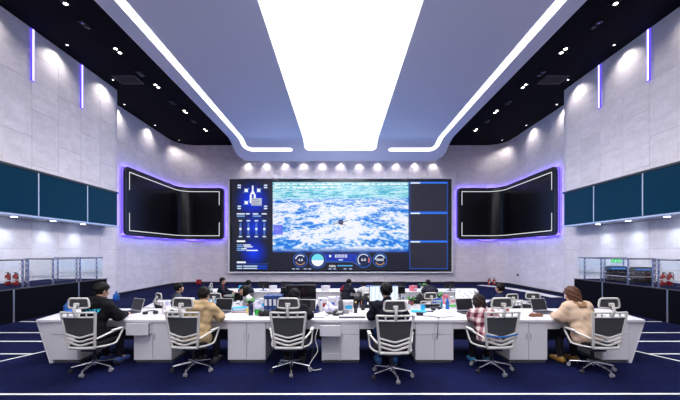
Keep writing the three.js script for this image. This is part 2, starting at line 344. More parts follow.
for (const s of [-1, 1]) {
  [12.45, 15.55, 18.86, 22.29, 25.64].forEach((d, i) => twin(s * 10.5, d, true, `lit twin downlight in the ${sideName(s)} black ceiling, ${ord[i]} from the front`));
  [13.8, 17.6, 21.0, 24.0].forEach((d, i) => twin(s * 10.7, d, false, `unlit dark twin fitting in the ${sideName(s)} black ceiling, ${ord[i]} from the front`));
  [[12.58, 12.1], [12.58, 15.18], [12.58, 18.25], [13.95, 21.3], [13.95, 24.8], [13.75, 28.1]].forEach(([x, d], i) => {
    const t = thing('wall_washer', `tiny round wall-wash spotlight at the ${sideName(s)} ceiling edge, ${ord[i]} from the front`, 'spotlight', [s * x, CEIL, d], 0, 'wall washers');
    part('lamp_ring', new THREE.TorusGeometry(0.06, 0.02, 8, 16).rotateX(Math.PI / 2).translate(0, -0.012, 0), M.darkGrey, t);
    part('lamp_lens', cyl(0.05, 0.05, 0.02, 0, -0.012, 0, 16), glow(COL.warm, 6), t);
    const out = i === 5 ? [0.0, 1.0] : [1, 0];
    spot(s * (x + 0.06 * out[0]), CEIL - 0.05, d + 0.06 * out[1], s * (x + 0.4 * out[0]), CEIL - 3, d + 0.4 * out[1], COL.warm, LIGHT.wash, 1.08, 1, 2);
  });
  const v = thing('air_grille', `square dark air grille in the ${sideName(s)} black ceiling`, 'air grille', [s * 11.75, CEIL, 18.25]);
  part('grille_frame', [bx(1.25, 0.04, 0.05, 0, -0.02, -0.43), bx(1.25, 0.04, 0.05, 0, -0.02, 0.43), bx(0.05, 0.04, 0.9, -0.6, -0.02, 0), bx(0.05, 0.04, 0.9, 0.6, -0.02, 0)], M.darkGrey, v);
  for (let k = 0; k < 7; k++) part('grille_slat', bx(1.14, 0.03, 0.02, 0, -0.02, -0.36 + k * 0.12, 0, 0, 0.6), M.darkGrey, v);
}
// eleven small downlights behind the canopy's lip that scallop the wall above the screen
for (let k = 0; k < 11; k++) {
  const x = (k - 5) * 1.65;
  const t = thing('soffit_spotlight', `small downlight above the big screen, ${['leftmost', '2nd from the left', '3rd from the left', '4th from the left', '5th from the left', 'middle', '5th from the right', '4th from the right', '3rd from the right', '2nd from the right', 'rightmost'][k]} of eleven`, 'spotlight', [x, 9.95, 29.18], 0, 'downlights above the screen');
  part('lamp_ring', new THREE.TorusGeometry(0.09, 0.02, 8, 16).rotateX(Math.PI / 2).translate(0, -0.012, 0), M.darkGrey, t);
  part('lamp_lens', cyl(0.08, 0.08, 0.02, 0, -0.014, 0, 16), glow(COL.warm, 6), t);
  spot(x, 9.9, 29.2, x, 8.0, 29.3, COL.warm, LIGHT.soffit, 0.95, 1, 2);
}

// ------------------------------------------------------------ blue light bars on the side walls
for (const s of [-1, 1]) [14.08, 16.75].forEach((d, i) => {
  const t = thing('light_bar', `vertical blue light bar on the ${sideName(s)} wall, ${['the taller one towards the front', 'the shorter one near the rounded wall end'][i]}`, 'light bar', [s * (NEARX - 0.035), 9.08, d], 0, 'blue wall light bars');
  part('housing', bx(0.05, 2.22, 0.16, -s * 0.025, 1.12, 0, 0.012), glow(new THREE.Color(0.10, 0.06, 0.85), 1.2), t);
  part('light_core', bx(0.03, 2.18, 0.06, -s * 0.06, 1.12, 0, 0.01), glow(new THREE.Color(0.55, 0.5, 1.0), 2.2), t);
  rect(0.12, 2.1, s * (NEARX - 0.14), 10.2, d, 0, 10.2, d, COL.violet, 3);
});

// ------------------------------------------------------------ dark blue glazed cabinets along the side walls
for (const s of [-1, 1]) {
  const X = 12.44, y0 = 3.22, y1 = 5.12, cuts = [3, 5.7, 8.33, 10.96, 13.59, 16.22, 18.4];
  const t = thing('wall_cabinet', `long dark blue glass fronted box along the ${sideName(s)} wall above the platform`, 'cabinet', [0, 0, 0]);
  const w = NEARX - 0.03 - X - 0.04;
  part('body', [bx(w, y1 - y0 - 0.1, 15.36, s * (X + 0.04 + w / 2), (y0 + y1) / 2, -10.7), bx(w + 0.06, 0.1, 15.5, s * (X + w / 2), y1 - 0.03, -10.72, 0.015)], M.black, t);
  part('top_trim', bx(0.05, 0.06, 15.46, s * (X - 0.0), y1 + 0.0, -10.7, 0.012), M.alu, t);
  part('bottom_shelf', bx(w + 0.16, 0.09, 15.5, s * (X - 0.04 + w / 2), y0 + 0.0, -10.72, 0.02), M.alu, t);
  for (let i = 0; i + 1 < cuts.length; i++) {
    const a = cuts[i] + 0.03, b = cuts[i + 1] - 0.03;
    part('glass_panel', bx(0.04, y1 - y0 - 0.14, b - a, s * (X + 0.02), (y0 + y1) / 2, -(a + b) / 2, 0.008), M.teal, t);
    if (i) part('mullion', bx(0.05, y1 - y0 - 0.14, 0.055, s * (X + 0.01), (y0 + y1) / 2, -cuts[i], 0.01), M.alu, t);
  }
  [9.5, 11.2, 12.85, 14.6, 16.3].forEach((d) => {
    const l = part('shelf_light', cyl(0.1, 0.1, 0.02, s * (X + 0.28), y0 - 0.05, -d, 16), glow(COL.cool, 7), t);
    spot(s * (X + 0.28), y0 - 0.08, d, s * (X + 0.5), 0.9, d, COL.cool, LIGHT.shelf, 0.85, 1, 3);
  });
}

// ------------------------------------------------------------ side platforms with glass railings
const PX = 10.6, PT = 0.59, PE = 15.0;
for (const s of [-1, 1]) {
  const side = sideName(s), w = NEARX - 0.12 - PX;
  const t = thing('platform', `raised platform with blue carpet top and black panelled front, ${side} side`, 'platform', [0, 0, 0]);
  part('deck', bx(w - 0.03, 0.04, PE - 3.02, s * (PX + 0.03 + w / 2), PT - 0.02, -(PE + 3) / 2), M.carpet, t);
  part('core', bx(w - 0.1, PT + 0.9, PE - 3.1, s * (PX + 0.05 + w / 2), (PT - 1.0) / 2 - 0.03, -(PE + 3) / 2), M.black, t);
  const cuts = [3, 5.4, 8.05, 10.7, 13.36, PE];
  for (let i = 0; i + 1 < cuts.length; i++) {
    part('front_panel', bx(0.03, PT + 0.98, cuts[i + 1] - cuts[i] - 0.06, s * (PX + 0.015), (PT - 1.0) / 2 - 0.01, -(cuts[i] + cuts[i + 1]) / 2), M.fascia, t);
    if (i) part('front_mullion', bx(0.04, PT + 0.98, 0.05, s * (PX + 0.01), (PT - 1.0) / 2 - 0.01, -cuts[i]), M.alu, t);
  }
  part('edge_trim', bx(0.05, 0.03, PE - 3, s * (PX + 0.01), PT + 0.0, -(PE + 3) / 2), M.darkGrey, t);
  // railings
  const rail = (name, label, posts, pane, top, extra) => {
    const r = thing(name, label, 'railing', [0, 0, 0], 0, 'glass railings on the platforms');
    for (const [x, d] of posts) {
      const p = part('post', [bx(0.035, 0.94, 0.07, s * x, PT + 0.47, -d, 0.008), bx(0.09, 0.02, 0.12, s * x, PT + 0.01, -d)], M.steel, r);
      for (const k of [0.2, 0.42, 0.64, 0.82]) part('glass_clamp', bx(0.06, 0.05, 0.05, s * x, PT + k, -d + 0.05, 0.01), M.alu, p);
    }
    for (const [xa, da, xb, db] of pane) { const L = Math.hypot(xb - xa, db - da), g = bx(0.012, 0.78, L, 0, PT + 0.5, 0); g.rotateY(Math.atan2(s * (xb - xa), -(db - da))); part('glass_pane', g.translate(s * (xa + xb) / 2, 0, -(da + db) / 2), M.glass, r); }
    for (const [xa, da, xb, db] of top) part('top_rail', bar([s * xa, PT + 0.955, -da], [s * xb, PT + 0.955, -db], 0.03, 10), M.steel, r);
    for (const [xa, da, xb, db] of extra) part('lower_rail', bar([s * xa, PT + 0.28, -da], [s * xb, PT + 0.28, -db], 0.018, 8), M.alu, r);
    return r;
  };
  const X = PX + 0.12;
  rail('glass_railing', `glass railing with steel posts at the front of the ${side} platform`, [[X, 6.4], [X, 8.8], [X, 11.12], [X, 11.32]], [[X, 4.0, X, 6.3], [X, 6.5, X, 8.7], [X, 8.9, X, 11.05]], [[X, 4.0, X, 11.36]], [[X, 4.0, X, 11.1]]);
  rail('glass_railing', `short boxed glass railing at the far end of the ${side} platform`, [[X + 1.0, 12.3], [X, 12.3], [X, 13.4], [X, 13.58], [X, 14.5], [12.6, 14.7]],
    [[X, 12.38, X, 13.34], [X, 13.64, X, 14.44], [X, 14.56, X, 14.85], [X + 0.08, 12.3, X + 0.94, 12.3], [X, 14.86, 12.6, 14.86]], [[X + 1.02, 12.3, X, 12.3], [X, 12.3, X, 14.86], [X, 14.86, 12.9, 14.86]], [[X, 12.3, X, 14.86], [X + 1, 12.3, X, 12.3], [X, 14.8, 12.9, 14.8]]);
}

// ------------------------------------------------------------ the big video screen
function screenCanvas() {
  // drawn in units of 1/8 of the photograph's pixel: 218 x 90 units of picture area
  const K = 8, W = 218 * K, H = 90 * K, cv = document.createElement('canvas'); cv.width = W; cv.height = H;
  const c = cv.getContext('2d');
  c.fillStyle = '#1b1c2c'; c.fillRect(0, 0, W, H);
  const T = (f) => { c.save(); c.scale(K, K); f(); c.restore(); };
  // origin of the units: photograph (232, 181)
  const glowAt = (x, y, r, a) => { const g = c.createRadialGradient(x, y, 0, x, y, r); g.addColorStop(0, `rgba(0,60,255,${a})`); g.addColorStop(0.6, `rgba(0,40,200,${a * 0.6})`); g.addColorStop(1, 'rgba(0,20,120,0)'); c.fillStyle = g; c.fillRect(x - r, y - r, 2 * r, 2 * r); };
  // aerial picture
  const px = 41 * K, py = 2 * K, pw = 136 * K, ph = 70 * K, img = c.createImageData(pw, ph);
  for (let j = 0; j < ph; j++) for (let i = 0; i < pw; i++) {
    const v = j / ph, z = 1 / (0.16 + v), X = (i / pw - 0.5) * z * 9 + 40, Y = z * 7.5;
    const wx = fbm(X * 0.5, Y * 0.6, 51, 3) * 2.4, a = fbm(X * 0.75 + wx, Y * 0.95 + wx * 0.6, 61, 5), b = 1 - Math.abs(2 * fbm(X * 0.9 - wx, Y * 1.2, 71, 4) - 1), f = fbm(X * 5, Y * 7, 81, 3);
    let t = 0.62 * a + 0.30 * b + 0.46 * (f - 0.5) + 0.03; t = (t - 0.515) * 4.6;
    let r, g, bl;
    const mixc = (p, q, k) => [p[0] + (q[0] - p[0]) * k, p[1] + (q[1] - p[1]) * k, p[2] + (q[2] - p[2]) * k];
    const deep = v < 0.22 ? [12, 150, 190] : [18, 118, 226], mid = v < 0.22 ? [90, 200, 222] : [140, 190, 246], hi = v < 0.25 ? [196, 236, 246] : [240, 242, 253];
    [r, g, bl] = t < -0.5 ? deep : t < 0 ? mixc(deep, mid, (t + 0.5) * 2) : t < 0.45 ? mixc(mid, hi, t / 0.45) : hi;
    const o = (j * pw + i) * 4; img.data[o] = r; img.data[o + 1] = g; img.data[o + 2] = bl; img.data[o + 3] = 255;
  }
  c.putImageData(img, px, py);
  T(() => {
    // edge of dark water along the foot of the picture
    const w = c.createLinearGradient(0, 67, 0, 72); w.addColorStop(0, 'rgba(20,100,220,0)'); w.addColorStop(1, 'rgba(10,40,130,0.9)'); c.fillStyle = w; c.fillRect(41, 67, 136, 5);
    // lines of small white type across the head of the picture
    const R = rng(5); c.fillStyle = '#ffffff';
    for (const [y, x0, x1] of [[3.4, 43, 112], [6.7, 43, 112], [3.4, 120, 176]]) for (let x = x0; x < x1;) { const L = 1.5 + R() * 5.5; c.globalAlpha = 0.95; c.fillRect(x, y, Math.min(L, x1 - x), 1.3); x += L + 0.8 + R() * 2.4; }
    c.globalAlpha = 1;
    c.font = 'bold 2.6px sans-serif'; c.fillText('15:44', 169.2, 5.4);
    // violet square marker and the little helicopter
    c.fillStyle = 'rgba(110,110,240,0.85)'; c.fillRect(41.5, 44.5, 9.5, 10); c.fillStyle = '#cfd0ff'; c.fillRect(45.6, 49, 0.8, 0.8);
    c.strokeStyle = '#10122e'; c.fillStyle = '#191b3a'; c.lineWidth = 0.6;
    c.beginPath(); c.ellipse(109.2, 42, 2.6, 2.4, 0, 0, 7); c.fill(); c.beginPath(); c.moveTo(102, 43.8); c.lineTo(116.5, 40.4); c.moveTo(106, 38.5); c.lineTo(108, 41); c.moveTo(111, 38.7); c.lineTo(110, 41); c.moveTo(109, 44); c.lineTo(114.5, 45); c.stroke();
    c.fillStyle = '#3a50d0'; c.fillRect(108, 41, 2, 1.4);
    c.strokeStyle = 'rgba(200,220,255,0.5)'; c.lineWidth = 0.3; c.beginPath(); c.moveTo(109, 45); c.lineTo(107, 70); c.moveTo(112, 45); c.lineTo(113, 70); c.stroke();
  });
  T(() => {
    // left instrument column
    glowAt(21, 20, 21, 1); glowAt(21, 20, 15, 0.8); glowAt(23, 47, 17, 0.9); glowAt(22, 72, 17, 1); glowAt(22, 72, 10, 0.6);
    c.fillStyle = '#ffffff'; c.fillRect(20.2, 5.5, 1.6, 6); c.beginPath(); c.moveTo(18, 23); c.lineTo(18, 15); c.lineTo(20, 11); c.lineTo(22, 11); c.lineTo(24, 15); c.lineTo(24, 23); c.fill();
    c.fillStyle = '#1b35c0'; c.fillRect(20, 14, 2, 4);
    for (const [x, y] of [[14.5, 10.3], [27, 10.3], [14.5, 22.5]]) { c.strokeStyle = '#9fd4ff'; c.lineWidth = 0.7; c.beginPath(); c.moveTo(x - 2.6, y + 2); c.lineTo(x + 2.6, y - 2); c.moveTo(x - 2, y - 2); c.lineTo(x + 2, y + 2); c.stroke(); c.fillStyle = '#fff'; c.beginPath(); c.arc(x, y, 1.7, 0, 7); c.fill(); }
    c.fillStyle = '#b9bfd0'; c.fillRect(19.5, 18, 10.5, 7.4); c.fillStyle = '#7f86a6'; for (let k = 0; k < 4; k++) c.fillRect(20.5, 19.2 + k * 1.6, 6 + (k % 2) * 2, 0.5);
    c.fillStyle = '#d6e4ff'; for (const [x, y] of [[5.8, 4.5], [32.2, 4.5], [5.8, 25.4], [32.2, 25.4]]) { c.fillRect(x, y, 3.4, 1.4); c.fillRect(x, y + 2.2, 3.4, 1.4); }
    for (const [x, y, w] of [[5, 33, 8], [14, 33, 4], [21, 33, 5.5], [30, 33, 5], [5, 35.2, 8], [21, 35.2, 8.5]]) { c.fillStyle = y > 34 ? '#7fa8e8' : '#e8eeff'; c.fillRect(x, y, w, 1.3); }
    c.fillStyle = '#24407a'; c.fillRect(5, 37.8, 33, 0.4); c.fillRect(5, 58.2, 33, 0.4);
    for (const x of [8.6, 16.6, 24.6, 32.6]) { c.fillStyle = '#cfdcf6'; c.fillRect(x - 1.8, 39.8, 3.6, 1.4); c.fillRect(x - 1.8, 55.6, 3.6, 1.3); c.fillStyle = '#4a72c8'; c.fillRect(x - 0.9, 42.6, 1.8, 12); c.fillStyle = '#f2f6ff'; c.fillRect(x - 1.1, 47.6, 2.2, 2.2); }
    c.fillStyle = '#f2f6ff'; c.fillRect(5, 60, 8.5, 1.8); c.fillRect(5, 81, 9, 1.7);
    for (const [y, w] of [[64, 14], [65.8, 16], [67.8, 10], [69.4, 21]]) { c.fillStyle = '#7fb4f4'; c.fillRect(5, y, w * 0.4, 1); c.fillStyle = '#eef3ff'; c.fillRect(5 + w * 0.45, y, w * 0.55, 1.2); }
    c.fillStyle = '#3268d0'; c.fillRect(5, 83.2, 32, 0.4);
    for (const y of [85, 87.2]) { c.fillStyle = '#bcd6fa'; c.fillRect(5, y, 5.5, 1.3); c.fillRect(11.5, y, 14, 1.3); c.fillStyle = 'rgba(0,80,255,0.8)'; c.fillRect(25.5, y, 10, 1.3); }
  });
  T(() => {
    // instrument bar beneath the picture: centres in units from (232, 181)
    c.fillStyle = '#0a2fae'; c.beginPath(); c.moveTo(91, 73.2); c.lineTo(125, 73.2); c.lineTo(125, 81); c.lineTo(88, 81); c.fill();
    c.strokeStyle = '#3f86e8'; c.lineWidth = 0.5; c.beginPath(); c.moveTo(89, 84.5); c.lineTo(94, 81.4); c.lineTo(121, 81.4); c.lineTo(127, 85); c.stroke();
    const ring = (x, y, r, col, lw, a = 0, b = 7) => { c.strokeStyle = col; c.lineWidth = lw; c.beginPath(); c.arc(x, y, r, a, b); c.stroke(); };
    for (const [x, y, r] of [[68.7, 79.5, 7], [86, 79.6, 8], [132, 79.4, 7.6], [148.5, 79.5, 6.8]]) { c.fillStyle = '#15224e'; c.beginPath(); c.arc(x, y, r, 0, 7); c.fill(); ring(x, y, r, '#2f6cd6', 0.6); }
    ring(68.7, 79.5, 4.8, '#dfe9ff', 1.1, 3.3, 5.6); ring(68.7, 79.5, 4.8, '#b98a5c', 1.1, 0.5, 2.8);
    ring(148.5, 79.5, 4.8, '#cfe6ff', 1.2, 3.2, 5.9); ring(148.5, 79.5, 4.8, '#b98a5c', 1.1, 0.5, 2.6);
    ring(132, 79.4, 5.6, '#dfe6ff', 0.9, 2.2, 5.6); ring(132, 79.4, 5.6, '#f07a86', 1.1, -0.4, 0.5);
    c.fillStyle = '#f3f6ff'; c.beginPath(); c.arc(86, 79.6, 6.2, 0, Math.PI); c.fill(); c.fillStyle = '#6fe0f6'; c.beginPath(); c.arc(86, 79.6, 6.2, Math.PI, 2 * Math.PI); c.fill();
    c.fillStyle = '#fff'; c.font = 'bold 3.4px sans-serif'; c.textAlign = 'center'; c.fillText('4.6', 68.9, 80.8); c.fillText('6.0', 132, 80.6); c.fillText('5043', 148.5, 80.6);
    c.font = 'bold 2.8px sans-serif'; c.textAlign = 'left'; c.fillText('100%', 97.2, 86.4);
    c.beginPath(); c.arc(98.5, 75.6, 1.2, 0, 7); c.fill();
    // four square characters of the mode line, too fine to read
    for (let k = 0; k < 4; k++) { const x = 103.3 + k * 3.2; c.fillRect(x, 74.2, 2.6, 0.5); c.fillRect(x, 76.4, 2.6, 0.5); c.fillRect(x + 0.2, 74.2, 0.5, 3); c.fillRect(x + 1.9, 74.2, 0.5, 3); c.fillRect(x + 0.4, 75.3, 2, 0.4); }
    c.fillStyle = '#d4deff'; c.fillRect(107, 78.8, 4.4, 1.2);
    c.fillStyle = '#63c0ff'; for (let k = 0; k < 7; k++) c.fillRect(106 + k * 2.2, 84.6, 1.7, 1.3);
    c.fillStyle = '#aab6da'; for (const x of [60.3, 64.5, 72, 76.5, 97, 101.5, 112, 117.5]) c.fillRect(x, 87.8, 3, 1.2);
    // three framed empty windows on the right
    for (const [y, h] of [[2, 29.5], [32.2, 28], [60.6, 27.5]]) {
      c.fillStyle = '#282838'; c.fillRect(178, y, 38, h); c.strokeStyle = '#1f55c4'; c.lineWidth = 0.7; c.strokeRect(178.3, y, 37.6, h);
      c.fillStyle = '#2f7af0'; c.fillRect(178, y, 38, 1.5); c.fillStyle = '#e6f1ff'; c.fillRect(179.2, y + 0.2, 9.5, 1.4);
    }
  });
  const t = new THREE.CanvasTexture(cv); t.colorSpace = THREE.SRGBColorSpace; t.anisotropy = 4; return t;
}
{
  const t = thing('video_wall', 'huge video wall showing a blue and white aerial picture with instrument panels', 'screen', [0, 0, 29.4]);
  const w = 19.9, h = 8.44, y = -0.07 + h / 2;
  part('back_box', bx(w - 0.1, h - 0.1, 0.16, 0, y, 0.04), M.blackMatt, t);
  const fr = roundRect(w, h, 0.05, 0, y); fr.holes.push(roundRect(w - 0.24, h - 0.24, 0.03, 0, y, THREE.Path));
  part('frame', extrude(fr, 0.26, 0.02).translate(0, 0, 0.0), mat(lin(0.88, 0.87, 0.90), 0.45), t);
  const bz = roundRect(w - 0.24, h - 0.24, 0.02, 0, y); bz.holes.push(roundRect(w - 0.62, h - 0.44, 0.01, 0, y + 0.02, THREE.Path));
  part('bezel', extrude(bz, 0.04).translate(0, 0, 0.13), M.blackGloss, t);
  const map = screenCanvas();
  const m = new THREE.MeshStandardMaterial({ color: 0x050506, roughness: 0.35, emissive: 0xffffff, emissiveMap: map, emissiveIntensity: 0.68 });
  part('display', new THREE.PlaneGeometry(w - 0.6, h - 0.42).translate(0, y + 0.02, 0.135), m, t);
  rect(w - 1, h - 0.6, 0, y, 29.2, 0, y, 0, new THREE.Color(0.25, 0.45, 1.0), 0.9);
}

// ------------------------------------------------------------ curved black displays in the corners
for (const s of [-1, 1]) {
  const mirror = -s, side = sideName(s), L = FAR - 1.6 - NEAREND;
  const s0 = 21.6 - NEAREND, s1 = L + 1.6 * Math.PI / 2 + (WINGX - 1.6 - 10.3), y0 = 2.9, y1 = 7.45;
  const t = thing('curved_display', `black curved corner display with violet halo and white corner lines, ${side} of the big screen`, 'display', [0, 0, 0]);
  const op = (n, r) => ({ n, r, mirror });
  part('body', bent(wingPath, s0, s1, y0, y1, 0.28, 0.42, op(44, 0.32)), M.black, t);
  part('mount', bent(wingPath, s0 + 0.5, s1 - 0.5, y0 + 0.5, y1 - 0.5, 0.03, 0.28, op(40, 0)), M.blackMatt, t);
  part('glass_front', bent(wingPath, s0 + 0.22, s1 - 0.22, y0 + 0.22, y1 - 0.22, 0.42, 0.432, op(44, 0.14)), new THREE.MeshPhysicalMaterial({ color: lin(0.003, 0.003, 0.005), roughness: 0.25, specularIntensity: 0.55 }), t);
  const line = glow(new THREE.Color(0.92, 0.95, 1), 0.6), i = 0.36, q = 0.055, o = [0.433, 0.442], v = 1.15;
  part('light_line', [bent(wingPath, s0 + i, s1 - i, y1 - i, y1 - i + q, ...o, op(40, 0)), bent(wingPath, s0 + i, s0 + i + q, y1 - i - v, y1 - i, ...o, op(1, 0)), bent(wingPath, s1 - i - q, s1 - i, y1 - i - v, y1 - i, ...o, op(1, 0))], line, t);
  part('light_line', [bent(wingPath, s0 + i, s1 - i, y0 + i - q, y0 + i, ...o, op(40, 0)), bent(wingPath, s0 + i, s0 + i + q, y0 + i, y0 + i + v, ...o, op(1, 0)), bent(wingPath, s1 - i - q, s1 - i, y0 + i, y0 + i + v, ...o, op(1, 0))], line, t);
  // violet light tape behind the rim; along the foot it sags
  const R = rng(17), P = (ss, y, off) => { const p = wingPath(ss); return [mirror * (p.x + p.nx * off), y, -(p.d + p.nd * off)]; };
  const pts = [], tapeMat = glow(COL.violet, 1.0);
  for (let k = 0; k <= 60; k++) pts.push(P(s0 + 0.1 + (s1 - s0 - 0.2) * k / 60, y1 - 0.05, 0.14));
  const topTape = tube(pts, 0.04, 120, 6);
  const ph = [R() * 6, R() * 6], bot = [];
  for (let k = 0; k <= 60; k++) { const u = k / 60; bot.push(P(s0 + 0.1 + (s1 - s0 - 0.2) * u, y0 - 0.02 - 0.16 * Math.max(0, Math.sin(u * 21 + ph[0]) * 0.6 + Math.sin(u * 9 + ph[1]) * 0.5) * Math.sin(u * Math.PI), 0.14)); }
  part('light_tape', [topTape, tube([P(s0 + 0.05, y0 + 0.15, 0.14), P(s0 + 0.05, y1 - 0.15, 0.14)], 0.04, 12, 6), tube([P(s1 - 0.05, y0 + 0.15, 0.14), P(s1 - 0.05, y1 - 0.15, 0.14)], 0.04, 12, 6)], tapeMat, t);
  part('light_tape', tube(bot, 0.04, 120, 6), tapeMat, t);
  // the light of the tape for the wall round the display: thin lamps behind the rim, facing the wall
  const areas = [[s0 + 0.2, s0 + 3.2], [s0 + 3.3, L - 0.1], [L + 0.05, L + 0.85], [L + 0.9, L + 1.65], [L + 1.7, L + 2.45], [L + 2.6, s1 - 0.2]];
  const lampAt = (sm, y, w, h) => { const p = wingPath(sm), l = new THREE.RectAreaLight(COL.violet, LIGHT.halo, w, h); l.name = 'area_lamp'; l.position.set(mirror * (p.x + p.nx * 0.26), y, -(p.d + p.nd * 0.26)); l.lookAt(mirror * (p.x - p.nx), y, -(p.d - p.nd)); scene.add(l); };
  for (const [a, b] of areas) for (const y of [y1 - 0.05, y0 + 0.03]) lampAt((a + b) / 2, y, b - a, 0.09);
  for (const sm of [s0 + 0.06, s1 - 0.06]) lampAt(sm, (y0 + y1) / 2, 0.09, y1 - y0 - 0.3);
}

// ------------------------------------------------------------ surface of a distance field (surface nets)
function surface(f, lo, hi, cell, colorAt) {
  const n = [0, 1, 2].map((k) => Math.max(3, Math.ceil((hi[k] - lo[k]) / cell) + 1)), [nx, ny, nz] = n;
  const F = new Float32Array(nx * ny * nz), id = (i, j, k) => i + nx * (j + ny * k);
  for (let k = 0; k < nz; k++) for (let j = 0; j < ny; j++) for (let i = 0; i < nx; i++) F[id(i, j, k)] = f(lo[0] + i * cell, lo[1] + j * cell, lo[2] + k * cell);
  const V = new Int32Array(nx * ny * nz).fill(-1), P = [], I = [];
  const E = [[0, 1], [2, 3], [4, 5], [6, 7], [0, 2], [1, 3], [4, 6], [5, 7], [0, 4], [1, 5], [2, 6], [3, 7]];
  for (let k = 0; k < nz - 1; k++) for (let j = 0; j < ny - 1; j++) for (let i = 0; i < nx - 1; i++) {
    const g = []; let neg = 0;
    for (let c = 0; c < 8; c++) { const v = F[id(i + (c & 1), j + ((c >> 1) & 1), k + (c >> 2))]; g.push(v); if (v < 0) neg++; }
    if (neg === 0 || neg === 8) continue;
    let x = 0, y = 0, z = 0, m = 0;
    for (const [a, b] of E) if ((g[a] < 0) !== (g[b] < 0)) { const t = g[a] / (g[a] - g[b]); x += (a & 1) + ((b & 1) - (a & 1)) * t; y += ((a >> 1) & 1) + (((b >> 1) & 1) - ((a >> 1) & 1)) * t; z += (a >> 2) + ((b >> 2) - (a >> 2)) * t; m++; }
    V[id(i, j, k)] = P.length / 3; P.push(lo[0] + (i + x / m) * cell, lo[1] + (j + y / m) * cell, lo[2] + (k + z / m) * cell);
  }
  const put = (a, b, c, d, flip) => { if (a < 0 || b < 0 || c < 0 || d < 0) return; if (flip) I.push(a, c, b, a, d, c); else I.push(a, b, c, a, c, d); };
  for (let k = 1; k < nz - 1; k++) for (let j = 1; j < ny - 1; j++) for (let i = 1; i < nx - 1; i++) {
    const a = F[id(i, j, k)] < 0;
    if (a !== (F[id(i + 1, j, k)] < 0)) put(V[id(i, j - 1, k - 1)], V[id(i, j, k - 1)], V[id(i, j, k)], V[id(i, j - 1, k)], !a);
    if (a !== (F[id(i, j + 1, k)] < 0)) put(V[id(i - 1, j, k - 1)], V[id(i - 1, j, k)], V[id(i, j, k)], V[id(i, j, k - 1)], !a);
    if (a !== (F[id(i, j, k + 1)] < 0)) put(V[id(i - 1, j - 1, k)], V[id(i, j - 1, k)], V[id(i, j, k)], V[id(i - 1, j, k)], !a);
  }
  const geo = new THREE.BufferGeometry();
  geo.setAttribute('position', new THREE.Float32BufferAttribute(P, 3)); geo.setIndex(I); geo.computeVertexNormals();
  if (colorAt) { const C = new Float32Array(P.length); for (let v = 0; v < P.length; v += 3) { const c = colorAt(P[v], P[v + 1], P[v + 2]); C[v] = c[0]; C[v + 1] = c[1]; C[v + 2] = c[2]; } geo.setAttribute('color', new THREE.BufferAttribute(C, 3)); }
  return geo;
}
const smin = (a, b, k) => { const h = Math.max(0, k - Math.abs(a - b)) / k; return Math.min(a, b) - h * h * k * 0.25; };
// tapered capsules: [ax, ay, az, ra, bx, by, bz, rb]
function capsules(list, k) {
  const C = list.map(([a, ra, b, rb]) => { const d = [b[0] - a[0], b[1] - a[1], b[2] - a[2]]; return [a[0], a[1], a[2], d[0], d[1], d[2], 1 / Math.max(1e-9, d[0] * d[0] + d[1] * d[1] + d[2] * d[2]), ra, rb - ra]; });
  return (x, y, z) => {
    let r = 9;
    for (const c of C) {
      const px = x - c[0], py = y - c[1], pz = z - c[2]; let t = (px * c[3] + py * c[4] + pz * c[5]) * c[6]; t = t < 0 ? 0 : t > 1 ? 1 : t;
      const ex = px - c[3] * t, ey = py - c[4] * t, ez = pz - c[5] * t, d = Math.sqrt(ex * ex + ey * ey + ez * ez) - c[7] - c[8] * t;
      r = r > 8 ? d : smin(r, d, k);
    }
    return r;
  };
}
const ell = (x, y, z, cx, cy, cz, rx, ry, rz) => { const a = (x - cx) / rx, b = (y - cy) / ry, c = (z - cz) / rz; return (Math.sqrt(a * a + b * b + c * c) - 1) * Math.min(rx, ry, rz); };
function bounds(list, pad) { const lo = [9, 9, 9], hi = [-9, -9, -9]; for (const [a, ra, b, rb] of list) for (const [p, r] of [[a, ra], [b, rb]]) for (let k = 0; k < 3; k++) { lo[k] = Math.min(lo[k], p[k] - r - pad); hi[k] = Math.max(hi[k], p[k] + r + pad); } return [lo, hi]; }
const skinTone = [0.56, 0.33, 0.23];
const skinMat = new THREE.MeshPhysicalMaterial({ vertexColors: true, roughness: 0.55 });
const clothMat = new THREE.MeshPhysicalMaterial({ vertexColors: true, roughness: 0.88, specularIntensity: 0.25 });
const hairMat = new THREE.MeshPhysicalMaterial({ vertexColors: true, roughness: 0.6, specularIntensity: 0.35 });
const shoeMat = new THREE.MeshStandardMaterial({ vertexColors: true, roughness: 0.6 });

